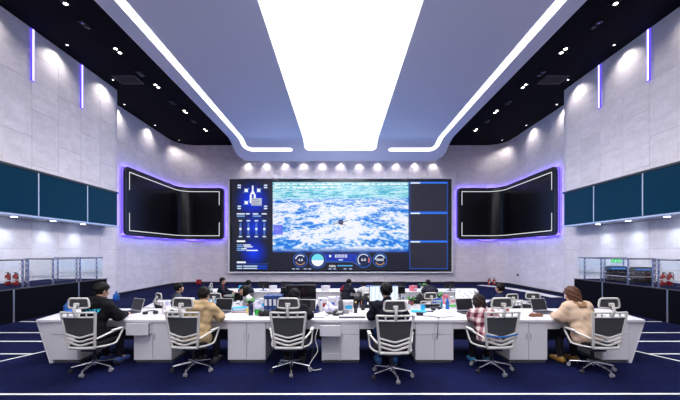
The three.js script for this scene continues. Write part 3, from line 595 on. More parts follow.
// A seated figure looking towards -z. o: lean, twist, head {yaw, pitch}, arms, hair, colours, cell sizes.
function person(label, at, turn, o, group) {
  const root = thing('person', label, 'person', at, turn, group);
  const lean = o.lean ?? 0.2, side = o.side ?? 0, pelvis = [0, 0.53, 0.02], cell = o.cell ?? 0.015, hc = o.headCell ?? 0.007;
  const spine = (h, x = 0, back = 0) => [pelvis[0] + x + side * h, pelvis[1] + h * Math.cos(lean) + back * Math.sin(lean), pelvis[2] - h * Math.sin(lean) + back * Math.cos(lean)];
  const sh = [-1, 1].map((k) => spine(0.46, k * 0.165)), hd = spine(0.685 + (o.neck ?? 0), 0, -0.02 - (o.poke ?? 0));
  const el = o.elbows ?? [[-0.27, 0.80, -0.20], [0.27, 0.80, -0.20]], wr = o.wrists ?? [[-0.17, 0.775, -0.43], [0.17, 0.775, -0.43]];
  const kn = o.knees ?? [[-0.13, 0.52, -0.40], [0.13, 0.52, -0.40]], an = o.ankles ?? [[-0.13, 0.10, -0.36], [0.13, 0.10, -0.36]];
  const toe = an.map((a) => [a[0] * 1.1, 0.045, a[2] - 0.16]);
  const torso = (e) => [
    [spine(0.45, -0.115), 0.068 + e, spine(0.45, 0.115), 0.068 + e], [spine(0.31, -0.075), 0.105 + e, spine(0.31, 0.075), 0.105 + e],
    [spine(0.14, -0.06), 0.10 + e, spine(0.14, 0.06), 0.10 + e], [spine(0.0, -0.07), 0.115 + e, spine(0.0, 0.07), 0.115 + e]];
  const arms = (e) => [0, 1].flatMap((k) => [[sh[k], 0.060 + e, el[k], 0.045 + e], [el[k], 0.045 + e, wr[k], 0.032 + e * 0.8]]);
  const legs = (e) => [0, 1].flatMap((k) => [[[(k ? 1 : -1) * 0.085, 0.535, -0.01], 0.095 + e, kn[k], 0.065 + e], [kn[k], 0.062 + e, an[k], 0.042 + e]]);
  const neck = [[spine(0.47, 0, 0.0), 0.055, hd, 0.052]];
  const skin = o.skin ?? skinTone;
  // head frame
  const cy = Math.cos(o.yaw ?? 0), sy = Math.sin(o.yaw ?? 0), pt = (o.pitch ?? 0), cp = Math.cos(pt), sp = Math.sin(pt);
  const toHead = (x, y, z) => { x -= hd[0]; y -= hd[1]; z -= hd[2]; const x1 = x * cy - z * sy, z1 = x * sy + z * cy; return [x1, y * cp - z1 * sp, y * sp + z1 * cp]; };
  const head = (x, y, z) => {
    [x, y, z] = toHead(x, y, z);
    let d = smin(ell(x, y, z, 0, 0.022, 0.012, 0.076, 0.096, 0.096), ell(x, y, z, 0, -0.048, -0.026, 0.056, 0.068, 0.066), 0.04);
    const ax = Math.abs(x);
    d = smin(d, ell(ax, y, z, 0.034, -0.022, -0.062, 0.028, 0.024, 0.026), 0.02);
    d = smin(d, ell(x, y, z, 0, -0.014, -0.090, 0.013, 0.026, 0.020), 0.014);
    d = smin(d, ell(x, y, z, 0, -0.062, -0.080, 0.024, 0.010, 0.014), 0.012);
    d = smin(d, ell(ax, y, z, 0.078, -0.008, 0.014, 0.011, 0.032, 0.020), 0.012);
    return Math.max(d, -ell(ax, y, z, 0.031, 0.006, -0.094, 0.017, 0.010, 0.012));
  };
  const headCol = (x, y, z) => {
    [x, y, z] = toHead(x, y, z); const ax = Math.abs(x);
    if (z < -0.05) {
      const e = Math.hypot((ax - 0.031) / 0.016, (y - 0.006) / 0.007); if (e < 1) return Math.hypot(ax - 0.031, y - 0.006) < 0.006 ? [0.02, 0.012, 0.01] : [0.7, 0.68, 0.66];
      if (Math.abs(y - 0.030) < 0.006 && ax > 0.012 && ax < 0.052) return [0.03, 0.02, 0.018];
      if (Math.hypot(x / 0.024, (y + 0.062) / 0.010) < 1 && z < -0.07) return [0.42, 0.13, 0.11];
    }
    return skin;
  };
  // body: one continuous skin surface, with finer head and hands joined in
  const bodyCaps = [...torso(-0.016), ...arms(-0.012), ...legs(-0.014), ...neck, ...[0, 1].map((k) => [an[k], 0.036, toe[k], 0.028])];
  const bodyF = capsules(bodyCaps, 0.05), [bl, bh] = bounds(bodyCaps, 0.03), geos = [];
  geos.push(surface(bodyF, bl, bh, cell, () => skin));
  const r = 0.165; geos.push(surface(head, hd.map((v) => v - r), hd.map((v) => v + r), hc, headCol));
  if (!o.noHands) for (const k of [0, 1]) {
    const s = k ? 1 : -1, f = new THREE.Vector3(wr[k][0] - el[k][0], (wr[k][1] - el[k][1]) * 0.3, wr[k][2] - el[k][2]).normalize(), up = new THREE.Vector3(0, 1, 0), rt = new THREE.Vector3().crossVectors(f, up).normalize(); up.crossVectors(rt, f);
    const at3 = (a, b, c) => [wr[k][0] + f.x * a + rt.x * b + up.x * c, wr[k][1] + f.y * a + rt.y * b + up.y * c, wr[k][2] + f.z * a + rt.z * b + up.z * c];
    const caps = [[at3(-0.01, 0, 0), 0.026, at3(0.045, 0, 0.004), 0.024], [at3(0.04, -0.024, 0.004), 0.016, at3(0.085, -0.028, 0.004), 0.013], [at3(0.04, 0.024, 0.004), 0.016, at3(0.082, 0.030, 0.002), 0.013], [at3(0.085, -0.026, 0.004), 0.014, at3(0.083, 0.028, 0.003), 0.014]];
    const fing = [[-0.030, 0.070], [-0.010, 0.082], [0.011, 0.076], [0.031, 0.058]];
    const parts = [capsules(caps, 0.02), ...fing.map(([b, L]) => { const bb = s * b * -1; return capsules([[at3(0.082, bb, 0.005), 0.0098, at3(0.082 + L * 0.5, bb * 1.12, 0.006), 0.0090], [at3(0.082 + L * 0.5, bb * 1.12, 0.006), 0.0090, at3(0.082 + L * 0.92, bb * 1.15, -0.016), 0.0078]], 0.004); }),
      capsules([[at3(0.015, -s * 0.022, 0), 0.014, at3(0.05, -s * 0.052, -0.004), 0.0115], [at3(0.05, -s * 0.052, -0.004), 0.0115, at3(0.085, -s * 0.056, -0.012), 0.009]], 0.006)];
    const hf = (x, y, z) => { let d = 9; for (const p of parts) { const v = p(x, y, z); d = d > 8 ? v : smin(d, v, 0.006); } return d; };
    const c = at3(0.065, 0, 0); geos.push(surface(hf, c.map((v) => v - 0.125), c.map((v) => v + 0.125), o.handCell ?? 0.0065, () => skin));
  }
  part('body', geos, skinMat, root);
  // top
  const topCaps = [...torso(o.bulk ?? 0.012), ...arms(o.bulk ?? 0.012), [spine(0.50, 0, 0), 0.066, spine(0.55, 0, 0), 0.062]];
  if (o.hem) topCaps.push([spine(-0.03, -0.09), 0.125, spine(-0.03, 0.09), 0.125]);
  if (o.hood) topCaps.push([spine(0.515, -0.09, 0.095), 0.058, spine(0.515, 0.09, 0.095), 0.058], [spine(0.43, -0.05, 0.135), 0.058, spine(0.43, 0.05, 0.135), 0.058], [spine(0.53, -0.085, -0.02), 0.035, spine(0.51, -0.09, 0.07), 0.045], [spine(0.53, 0.085, -0.02), 0.035, spine(0.51, 0.09, 0.07), 0.045]);
  const topRaw = capsules(topCaps, 0.055), seedF = o.seed ?? 1;
  const fold = (x, y, z) => (o.folds ?? 0.008) * (Math.sin((y * 58 + x * 20 + seedF) + 2.2 * Math.sin(x * 17 + z * 12 + seedF)) * 0.5 + Math.sin(x * 30 - y * 24 + z * 22 + seedF * 2) * 0.5);
  const topF = (x, y, z) => topRaw(x, y, z) + fold(x, y, z), [tl, th] = bounds(topCaps, 0.03);
  const tc = o.topColor, topCol = typeof tc === 'function' ? tc : () => tc;
  const top = part(o.topName ?? 'jacket', surface(topF, tl, th, o.topCell ?? 0.013, (x, y, z) => topCol(x, y, z, spine)), clothMat, root);
  if (o.collar) part('collar', surface(capsules([[spine(0.50, -0.07, 0.05), 0.042, spine(0.50, 0.07, 0.05), 0.042], [spine(0.53, -0.085, -0.01), 0.032, spine(0.49, -0.09, 0.06), 0.042], [spine(0.53, 0.085, -0.01), 0.032, spine(0.49, 0.09, 0.06), 0.042], [spine(0.45, -0.05, 0.1), 0.035, spine(0.45, 0.05, 0.1), 0.035]], 0.04), spine(0.5).map((v) => v - 0.25), spine(0.5).map((v) => v + 0.25), 0.012, () => o.collar), clothMat, root);
  // trousers and shoes
  if (!o.noLegs) {
    const tr = [...legs(0.006), [spine(0.02, -0.07), 0.112, spine(0.02, 0.07), 0.112]], trF = capsules(tr, 0.05), [a, b] = bounds(tr, 0.03);
    part('trousers', surface(trF, a, b, cell, () => o.legColor ?? [0.012, 0.012, 0.016]), clothMat, root);
    for (const k of [0, 1]) { const c = [[[an[k][0], 0.05, an[k][2] + 0.05], 0.048, toe[k], 0.042], [an[k], 0.045, [an[k][0], 0.05, an[k][2]], 0.05]], [p, q] = bounds(c, 0.03), cf = capsules(c, 0.03); part('shoe', surface((x, y, z) => Math.max(cf(x, y, z), 0.004 - y), p, q, 0.012, (x, y) => (y < 0.02 ? [0.5, 0.5, 0.5] : o.shoeColor ?? [0.03, 0.03, 0.04])), shoeMat, root); }
  }
  // hair
  const long = o.longHair ?? 0, hcCol = o.hairColor ?? [0.006, 0.005, 0.005];
  const hair = (x, y, z) => {
    const [a, b, c] = toHead(x, y, z);
    let d = ell(a, b, c, 0, 0.032, 0.018, 0.098, 0.107, 0.114);
    if (long) { d = smin(d, ell(a, b, c, 0, -0.02, 0.035, 0.098, 0.12, 0.085), 0.05); const t = capsules([[[0, -0.04, 0.05], 0.075, [0, -0.04 - long, 0.075], 0.05], [[-0.045, -0.02, 0.03], 0.05, [-0.055, -0.02 - long * 0.85, 0.055], 0.035], [[0.045, -0.02, 0.03], 0.05, [0.055, -0.02 - long * 0.85, 0.055], 0.035]], 0.03)(a, b, c); d = smin(d, t, 0.04); }
    d += 0.0035 * Math.sin(a * 170 + 4 * Math.sin(b * 30)) + 0.004 * Math.sin(b * 70 + c * 60 + a * 40 + seedF);
    const front = Math.min(-(c + 0.030), 0.052 - b + 0.012 * Math.sin(a * 60)); d = Math.max(d, front);
    if (!long) { d = Math.max(d, -(b + 0.072 + (c > 0.03 ? 0.012 : 0))); d = Math.max(d, -ell(Math.abs(a), b, c, 0.088, -0.018, 0.006, 0.03, 0.034, 0.022)); }
    return d;
  };
  const lo = hd.map((v) => v - 0.2), hi = hd.map((v) => v + 0.2); lo[1] -= long;
  part('hair', surface(hair, lo, hi, o.hairCell ?? 0.008, (x, y, z) => { const k = 0.75 + 0.5 * vnoise(x * 160, z * 160 + y * 12, 5); return hcCol.map((c) => c * k); }), hairMat, root);
  return { root, topF, spine, hd };
}
// thin printed lettering laid on the back of a garment
const font = await new FontLoader().loadAsync('fonts/droid/droid_sans_bold.typeface.json');
function backPrint(p, text, size, h, x, color) {
  const g = new TextGeometry(text, { font, size, depth: 0.003, curveSegments: 3 }); g.computeBoundingBox(); const w = g.boundingBox.max.x;
  const pos = g.attributes.position, c = p.spine(h);
  for (let i = 0; i < pos.count; i++) {
    const lx = x - w / 2 + pos.getX(i), ly = c[1] + pos.getY(i), lift = pos.getZ(i); let z = 0.7;
    for (let k = 0; k < 60; k++) { const d = p.topF(lx, ly, z); if (d < 0.001) break; z -= d * 0.7; }
    pos.setXYZ(i, lx, ly, z + 0.002 + lift);
  }
  g.computeVertexNormals();
  return part('back_print', g, color, p.root);
}

// ------------------------------------------------------------ the front desk: cabinets, worktop, end panels
const DT = 0.71, DF = 5.33, DB = 6.38;
{
  const pitch = 1.518;
  const who = ['black hoodie worker', 'tan jacket worker', 'black monitor worker', 'bright monitor worker', 'plaid shirt worker', 'beige coat worker'];
  for (let k = -2; k <= 2; k++) {
    const x = k * pitch, t = thing('desk_cabinet', `white twin cabinet between the ${who[k + 2]} and the ${who[k + 3]}`, 'cabinet', [x, 0, DF], 0, 'cabinets under the front desk');
    const H = DT - 0.035;
    part('body', bx(0.61, H - 0.05, 0.56, 0, 0.05 + (H - 0.05) / 2, -0.30), M.deskSide, t);
    part('plinth', bx(0.59, 0.05, 0.52, 0, 0.025, -0.30), M.plinth, t);
    const drawers = [[-1, 0], [1, 0]];
    for (const [sx] of drawers) {
      const cx = sx * 0.154;
      if (k === -2 && sx < 0) {          // a drawer left open beside the black hoodie
        const d = part('drawer', [bx(0.36, 0.19, 0.018, cx - 0.03, 0.575, 0.10, 0.004), bx(0.32, 0.02, 0.12, cx - 0.02, 0.50, 0.04)], M.white, t);
        part('drawer_edge', bx(0.008, 0.19, 0.02, cx + 0.155, 0.575, 0.10), M.darkGrey, d);
        part('door', bx(0.298, 0.42, 0.018, cx, 0.265, -0.008, 0.004), M.white, t);
      } else if (k === 0 && sx < 0) {     // pulled-out drawer full of small things, open bay beneath
        part('drawer', [bx(0.32, 0.17, 0.018, cx - 0.01, 0.565, 0.16, 0.004), bx(0.30, 0.02, 0.18, cx - 0.01, 0.49, 0.07), bx(0.015, 0.13, 0.18, cx - 0.155, 0.545, 0.07), bx(0.015, 0.13, 0.18, cx + 0.135, 0.545, 0.07)], M.white, t);
        part('open_bay', [bx(0.298, 0.10, 0.018, cx, 0.105, -0.008, 0.003), bx(0.02, 0.44, 0.03, cx - 0.14, 0.27, -0.005), bx(0.02, 0.44, 0.03, cx + 0.14, 0.27, -0.005), bx(0.27, 0.33, 0.004, cx, 0.32, -0.016)], M.deskSide, t);
      } else {
        const low = part('door', bx(0.298, k === 0 || k === 1 ? 0.40 : H - 0.07, 0.018, cx, k === 0 || k === 1 ? 0.255 : 0.06 + (H - 0.07) / 2, -0.008, 0.004), M.white, t);
        part('handle', bx(0.012, 0.10, 0.014, cx - sx * 0.12, 0.44, 0.006, 0.003), M.alu, low);
        if (k === 0 || k === 1) part('drawer', bx(0.298, 0.20, 0.018, cx, 0.565, -0.008, 0.004), M.white, t);
      }
    }
  }
  for (const s of [-1, 1]) {
    const t = thing('desk_cabinet', `white end cabinet of the front desk beside the ${s < 0 ? 'black hoodie' : 'beige coat'} worker's chair`, 'cabinet', [s * 4.45, 0, DF], 0, 'cabinets under the front desk');
    part('body', bx(0.42, DT - 0.085, 0.56, 0, 0.05 + (DT - 0.085) / 2, -0.30), M.deskSide, t);
    part('plinth', bx(0.40, 0.05, 0.52, 0, 0.025, -0.30), M.plinth, t);
    part('door', bx(0.40, 0.40, 0.018, 0, 0.26, -0.008, 0.004), M.white, t);
    part('drawer', bx(0.40, 0.19, 0.018, 0, 0.565, -0.008, 0.004), M.white, t);
    const e = thing('desk_end_panel', `slanted white end panel of the front desk on the ${s < 0 ? 'black hoodie' : 'beige coat'} worker's side`, 'desk panel', [0, 0, 0], 0, 'end panels of the front desk');
    const sh = poly([[s * 4.665, 0.0], [s * 4.70, 0.0], [s * 4.91, DT - 0.04], [s * 4.665, DT - 0.04]]);
    part('panel', extrude(sh, 1.02, 0.004).translate(0, 0, -DB + 0.01), M.white, e);
    const rim = part('edge_band', extrude(poly([[s * 4.70, 0.0], [s * 4.715, 0.0], [s * 4.93, DT - 0.04], [s * 4.915, DT - 0.04]]), 1.03).translate(0, 0, -DB + 0.005), M.lineWhite, e);
  }
  const top = thing('worktop', 'long white worktop of the front desk, covered with work things', 'worktop', [0, 0, 0]);
  const sh = poly([[-4.90, -DF + 0.02], [4.90, -DF + 0.02], [5.14, -DB], [-5.14, -DB]]);
  const g = extrude(sh, 0.035, 0.005); g.rotateX(Math.PI / 2); g.translate(0, DT - 0.005, 0); part('top_board', g, M.white, top);
  for (let k = 0; k < 6; k++) part('apron', bx(0.90, 0.12, 0.02, (k - 2.5) * pitch, DT - 0.097, -DF - 0.02, 0.003), M.white, top);
  for (let k = 0; k < 6; k++) part('modesty_panel', bx(0.90, 0.50, 0.018, (k - 2.5) * pitch, DT - 0.32, -DB + 0.12), mat(lin(0.02, 0.025, 0.045), 0.6), top);
  part('rear_rail', bx(10.1, 0.06, 0.02, 0, DT - 0.07, -DB + 0.03), M.white, top);
  for (let k = 0; k < 6; k++) for (const q of [-1, 1]) part('rear_leg', bx(0.05, DT - 0.04, 0.05, (k - 2.5) * pitch + q * 0.42, (DT - 0.04) / 2, -DB + 0.08), M.deskSide, top);
}
// the two rows of desks further down
function longDesk(label, d0, d1, y, floorY, half, n) {
  const t = thing('long_desk', label, 'desk', [0, 0, 0]);
  const g = extrude(poly([[-half, -d0], [half, -d0], [half + 0.35, -d1], [-half - 0.35, -d1]]), 0.035, 0.005); g.rotateX(Math.PI / 2); g.translate(0, y - 0.005, 0); part('top_board', g, M.white, t);
  const w = 2 * half / n;
  for (let k = 0; k < n; k++) {
    const x = -half + w * (k + 0.5);
    part('front_panel', bx(w - 0.02, y - 0.04 - floorY - 0.08, 0.02, x, (y - 0.04 + floorY + 0.08) / 2, -d0 - 0.03, 0.004), M.white, t);
    part('pedestal', bx(0.45, y - 0.04 - floorY, d1 - d0 - 0.2, x + 0.2, (y - 0.04 + floorY) / 2, -(d0 + d1) / 2, 0.006), M.deskSide, t);
  }
}
longDesk('second long white desk, behind the front desk', 8.95, 10.35, 0.30, -0.48, 5.35, 8);
longDesk('third long white desk, nearest the big screen', 12.9, 14.0, 0.25, -0.48, 5.4, 8);

// ------------------------------------------------------------ white mesh swivel chair
const meshMap = noiseMap(64, (u, v) => { const a = Math.sin(u * 64 * Math.PI / 2) * Math.sin(v * 64 * Math.PI / 2), g = 68 + 14 * a; return [g, g, g + 4]; }); meshMap.repeat.set(6, 6);
const CM = { frame: mat(lin(0.70, 0.68, 0.64), 0.42), mesh: new THREE.MeshStandardMaterial({ map: meshMap, roughness: 0.8 }), seat: new THREE.MeshPhysicalMaterial({ color: lin(0.010, 0.010, 0.013), roughness: 0.85, specularIntensity: 0.3 }), wheel: mat(lin(0.03, 0.03, 0.035), 0.4) };
function makeChair() {
  const t = thing('swivel_chair', '', 'chair', [0, 0, 0]);
  for (let k = 0; k < 5; k++) {
    const a = (82 + 72 * k) * Math.PI / 180, c = Math.cos(a), s = Math.sin(a);
    const leg = part('base_leg', [bar([c * 0.03, 0.125, s * 0.03], [c * 0.285, 0.082, s * 0.285], 0.024, 8, 0.014)], M.chrome, t);
    const g = []; for (const q of [-1, 1]) { const w = new THREE.CylinderGeometry(0.027, 0.027, 0.016, 12); w.rotateX(Math.PI / 2); w.rotateY(-a); w.translate(c * 0.30 - s * 0.014 * q, 0.03, s * 0.30 + c * 0.014 * q); g.push(w); }
    g.push(cyl(0.010, 0.010, 0.05, c * 0.288, 0.06, s * 0.288, 8)); part('caster', g, k % 2 ? CM.wheel : M.grey, leg);
  }
  part('hub', cyl(0.036, 0.042, 0.07, 0, 0.125, 0, 16), M.chrome, t);
  part('gas_lift', [cyl(0.026, 0.026, 0.14, 0, 0.22, 0, 14), cyl(0.015, 0.015, 0.14, 0, 0.34, 0, 12)], M.black, t);
  part('tilt_mechanism', bx(0.20, 0.06, 0.26, 0, 0.405, 0.02, 0.012), M.black, t);
  part('lever', bar([0.09, 0.40, 0.02], [0.27, 0.385, 0.05], 0.008), M.black, t);
  const seat = extrude(roundRect(0.49, 0.48, 0.10), 0.05, 0.018, 5); seat.rotateX(-Math.PI / 2); part('seat', seat.translate(0, 0.445, -0.02), CM.seat, t);
  const pan = extrude(roundRect(0.47, 0.46, 0.10), 0.015, 0.005, 4); pan.rotateX(-Math.PI / 2); part('seat_shell', pan.translate(0, 0.430, -0.02), CM.frame, t);
  const B = (x, y, o = 0) => [x, y, 0.235 + (y - 0.46) * 0.14 + 0.028 * (1 - (x / 0.25) * (x / 0.25)) + o], half = (y) => 0.195 + (y - 0.46) * 0.11;
  const stick = (pts, r, n = 12) => tube(pts, r, n, 7);
  // back: uprights, foot bar, the double head bar with its cells
  const fr = [];
  for (const s of [-1, 1]) fr.push(stick([B(s * half(0.46), 0.46), B(s * half(0.62), 0.62), B(s * half(0.8), 0.8), B(s * half(0.985), 0.985)], 0.019));
  const across = (y, r, o = 0) => stick([-1, -0.5, 0, 0.5, 1].map((u) => B(u * half(y), y, o)), r, 16);
  fr.push(across(0.462, 0.022), across(0.985, 0.015), across(0.918, 0.013));
  for (const u of [-0.55, 0, 0.55]) fr.push(bar(B(u * 0.24, 0.918), B(u * 0.25, 0.985), u ? 0.012 : 0.022));
  part('back_frame', fr, CM.frame, t);
  const q = new Quads(), N = 8, R = 6;
  const lowAt = (u) => 0.665 - 0.045 * (1 - Math.abs(u));
  for (let i = 0; i < N; i++) for (let j = 0; j < R; j++) {
    const P = (ii, jj) => { const u = -1 + 2 * ii / N, y = lowAt(u) + (0.918 - lowAt(u)) * jj / R; return B(u * half(y) * 0.985, y); }, n = [0, -0.15, 0.98], m = [0, 0.15, -0.98], uv = (ii, jj) => [ii / N, jj / R];
    q.quad(P(i, j), P(i + 1, j), P(i + 1, j + 1), P(i, j + 1), n, n, n, n, uv(i, j), uv(i + 1, j), uv(i + 1, j + 1), uv(i, j + 1));
  }
  part('back_mesh', q.done(), CM.mesh, t);
  [0.665, 0.605, 0.548].forEach((y) => part('chevron_slat', stick([B(-half(y), y + 0.01), B(-half(y) * 0.55, y - 0.018), B(0, y - 0.046), B(half(y) * 0.55, y - 0.018), B(half(y), y + 0.01)], 0.0155, 16), CM.frame, t));
  // head rest on its stem
  part('headrest_stem', [stick([B(0, 0.93, 0.02), B(0, 1.02, 0.035), B(0, 1.10, 0.0)], 0.019), bx(0.07, 0.05, 0.04, 0, 1.10, 0.335, 0.01)], CM.frame, t);
  const hy = 1.115, H = (x, y) => [x, hy + y, 0.305 - 0.55 * x * x];
  const loop = [[-0.12, 0.066], [0, 0.07], [0.12, 0.066], [0.14, 0.046], [0.152, -0.032], [0.138, -0.062], [0, -0.068], [-0.138, -0.062], [-0.152, -0.032], [-0.14, 0.046]].map(([x, y]) => H(x, y));
  const hr = part('headrest', tube(loop, 0.0145, 40, 7, true), CM.frame, t);
  const hm = new Quads(); for (let i = 0; i < 8; i++) { const x0 = -0.144 + 0.036 * i, x1 = x0 + 0.036, n = [0, 0, 1]; hm.quad(H(x0, -0.062), H(x1, -0.062), H(x1, 0.064), H(x0, 0.064), n, n, n, n, [i / 8, 0], [(i + 1) / 8, 0], [(i + 1) / 8, 1], [i / 8, 1]); }
  part('headrest_mesh', hm.done(), CM.mesh, hr);
  for (const s of [-1, 1]) part('armrest', [tube([[s * 0.215, 0.47, 0.235], [s * 0.265, 0.462, 0.12], [s * 0.29, 0.462, 0.0], [s * 0.30, 0.48, -0.06], [s * 0.31, 0.635, -0.17], [s * 0.31, 0.665, -0.16], [s * 0.305, 0.655, 0.02], [s * 0.235, 0.60, 0.26]], 0.0140, 52, 7, false, 0.25), bx(0.05, 0.020, 0.20, s * 0.308, 0.672, -0.06, 0.009)], CM.frame, t);
  return t;
}
const chair0 = makeChair();
const frontChairs = [
  [-3.74, 5.02, -2, 'white mesh swivel chair of the worker in the black hoodie'], [-2.24, 5.04, -6, 'white mesh swivel chair of the worker in the tan jacket'],
  [-0.75, 5.02, 0, 'white mesh swivel chair in front of the black monitor'], [0.73, 4.78, 2, 'white mesh swivel chair of the worker at the bright monitor'],
  [2.30, 5.04, 4, 'white mesh swivel chair with a blue strap across its back slats'], [3.83, 5.02, 3, 'white mesh swivel chair of the worker in the beige coat'],
];
frontChairs.forEach(([x, d, a, label], i) => {
  const turn = a * Math.PI / 180;
  let c = chair0;
  if (i) c = copyOf(chair0, label, [x, 0, d], turn, 'swivel chairs at the front desk');
  else { chair0.userData = { label, category: 'chair', group: 'swivel chairs at the front desk' }; chair0.position.set(x, 0, -d); chair0.rotation.y = turn; }
  if (i !== 3) for (const m of c.children) if (!/base_leg|hub|gas_lift/.test(m.name)) m.position.y = -0.05;     // seats set at different heights
  if (i === 4) { const B = (u, y) => [u, y, 0.30 + (y - 0.46) * 0.14 - 0.03 * (u / 0.25) * (u / 0.25)]; part('strap', tube([B(-0.235, 0.60), B(-0.1, 0.585), B(0, 0.58), B(0.1, 0.592), B(0.235, 0.615)], 0.014, 24, 6), mat(lin(0.015, 0.13, 0.42), 0.7), c); }
});
const backChairs = [
  [-4.15, 8.1, -40, 'white swivel chair under the dark haired worker in profile, second desk'], [-3.05, 8.15, 8, 'empty white swivel chair at the second desk, behind the tan jacket'],
  [0.72, 8.2, -6, 'white swivel chair with a black coat over its back, second desk'], [2.12, 8.25, 10, 'empty white swivel chair at the second desk, just past the bright monitor'],
  [3.95, 8.0, 12, 'white swivel chair under the navy shirt worker, second desk'], [4.72, 8.2, -20, 'empty white swivel chair at the second desk end, by the walkway'],
];
for (const [x, d, a, label] of backChairs) copyOf(chair0, label, [x, -0.32, d], a * Math.PI / 180, 'swivel chairs at the second desk');
for (const [x, d, a, label] of [[-4.45, 12.15, -80, 'white swivel chair under the suited worker in profile, third desk']]) copyOf(chair0, label, [x, -0.48, d], a * Math.PI / 180, 'swivel chairs at the third desk');
// backless stools under the workers bent over the further desks
for (const [x, y, d, a, label] of [[-2.20, -0.32, 8.42, 120, 'low swivel stool under the white shirt worker, second desk'], [-3.65, -0.48, 12.35, -15, 'low swivel stool under the worker beside the suited one, third desk'], [0.16, -0.48, 12.4, -30, 'low swivel stool under the red lined jacket worker, third desk'], [0.98, -0.48, 12.4, 10, 'low swivel stool under the worker behind the black coat, third desk'], [3.42, -0.48, 12.4, 5, 'low swivel stool under the worker past the green plants, third desk']]) {
  const t = copyOf(chair0, label, [x, y, d], a * Math.PI / 180, 'backless stools at the further desks'); scene.remove(t); t.name = numbered('swivel_stool'); t.userData.category = 'stool';
  for (const m of [...t.children]) if (!/base_leg|hub|gas_lift|tilt_mechanism|seat/.test(m.name)) t.remove(m);
  scene.add(t);
}
{ // the coat on the back of the chair at the second desk
  const o = [[[-0.17, 1.0, 0.30], 0.05, [0.17, 1.0, 0.30], 0.05], [[-0.2, 0.95, 0.33], 0.06, [-0.24, 0.5, 0.33], 0.07], [[0.2, 0.95, 0.33], 0.06, [0.22, 0.55, 0.33], 0.07], [[0, 0.95, 0.34], 0.09, [0, 0.5, 0.34], 0.09]];
  const f = capsules(o, 0.08), [a, b] = bounds(o, 0.03);
  solo('coat', surface((x, y, z) => f(x, y, z) + 0.012 * Math.sin(x * 40 + y * 5), a, b, 0.018), M.blackCloth, 'black coat hung over a white chair at the second desk', 'coat', [0.58, -0.32, 8.2], -0.1);
}

// ------------------------------------------------------------ people
const rad = (a) => a * Math.PI / 180;
const plaid = (x, y, z, spine) => { const u = ((x + z * 0.7) * 7 + 50) % 1, v = (y * 7 + 50) % 1, a = u < 0.5 ? 1 : 0, b = v < 0.5 ? 1 : 0; return a + b === 2 ? [0.09, 0.015, 0.03] : a + b === 1 ? [0.36, 0.19, 0.22] : [0.70, 0.60, 0.60]; };
const near = 'workers at the front desk', mid = 'workers at the second desk', farP = 'workers at the third desk';
{
  const p = person('person in a black hoodie with cyan back print, sitting turned at a laptop', [-3.80, 0, 5.04], rad(-10), { lean: 0.26, bulk: 0.032, hood: true, yaw: rad(-12), pitch: 0.25, topName: 'hoodie', topColor: [0.008, 0.008, 0.010], seed: 1.3, folds: 0.006, shoeColor: [0.05, 0.10, 0.35] }, near);
  const cyan = mat(lin(0.0, 0.42, 0.58), 0.6); backPrint(p, '- Luoy', 0.062, 0.375, 0.05, cyan);
}
{ const tan = person('person in a tan hooded jacket, seen from behind at a laptop', [-2.18, 0, 5.05], rad(-4), { lean: 0.30, bulk: 0.028, hood: true, hem: true, yaw: rad(-6), pitch: 0.15, topColor: (x, y, z) => { const k = 0.85 + 0.3 * vnoise(x * 22, y * 22 + z * 13, 3); return [0.47 * k, 0.335 * k, 0.185 * k]; }, seed: 2.1, folds: 0.008, elbows: [[-0.27, 0.82, -0.20], [0.27, 0.82, -0.20]], wrists: [[-0.17, 0.81, -0.43], [0.17, 0.81, -0.43]] }, near); tan.root.scale.setScalar(0.95); }
person('person with dark hair, mostly hidden by the chair before the black monitor', [-0.76, 0, 5.04], 0, { lean: 0.66, bulk: 0.012, yaw: 0, pitch: 0.2, topColor: [0.010, 0.011, 0.018], seed: 3.2 }, near);
{
  const p = person('person in a dark navy jacket facing the bright monitor', [0.76, 0, 4.98], rad(3), { lean: 0.26, bulk: 0.02, side: -0.06, yaw: rad(4), pitch: 0.1, topColor: [0.010, 0.012, 0.022], seed: 4.4, legColor: [0.02, 0.06, 0.16], folds: 0.008, shoeColor: [0.02, 0.10, 0.28] }, near);
  backPrint(p, 'Luoy', 0.06, 0.40, -0.02, mat(lin(0.0, 0.42, 0.58), 0.6));
}
{
  const p = person('person with long dark hair in a pink and maroon plaid shirt', [2.26, 0, 5.05], rad(-2), { lean: 0.60, bulk: 0.014, yaw: rad(8), pitch: 0.3, side: -0.03, elbows: [[-0.22, 0.84, -0.22], [0.22, 0.84, -0.22]], wrists: [[-0.15, 0.845, -0.46], [0.15, 0.845, -0.46]], longHair: 0.22, hairColor: [0.022, 0.014, 0.013], topName: 'plaid_shirt', topColor: plaid, seed: 5.1, shoeColor: [0.02, 0.22, 0.45] }, near);
  p.root.scale.setScalar(0.91);
}
{
  const p = person('person with brown hair in a beige coat with fur collar, bent over a laptop', [3.76, 0, 5.06], rad(8), { lean: 0.42, bulk: 0.040, hem: true, yaw: rad(18), pitch: 0.4, longHair: 0.13, hairColor: [0.095, 0.042, 0.026], collar: [0.30, 0.17, 0.095], topName: 'coat', topColor: (x, y, z) => { const k = 0.9 + 0.2 * vnoise(x * 18, y * 18 + z * 9, 8); return [0.60 * k, 0.44 * k, 0.32 * k]; }, seed: 6.6, folds: 0.0055, shoeColor: [0.30, 0.16, 0.03] }, near);
  p.root.scale.setScalar(0.97);
}
const small = { cell: 0.024, headCell: 0.011, topCell: 0.022, hairCell: 0.012, noHands: false, handCell: 0.009, folds: 0.004 };
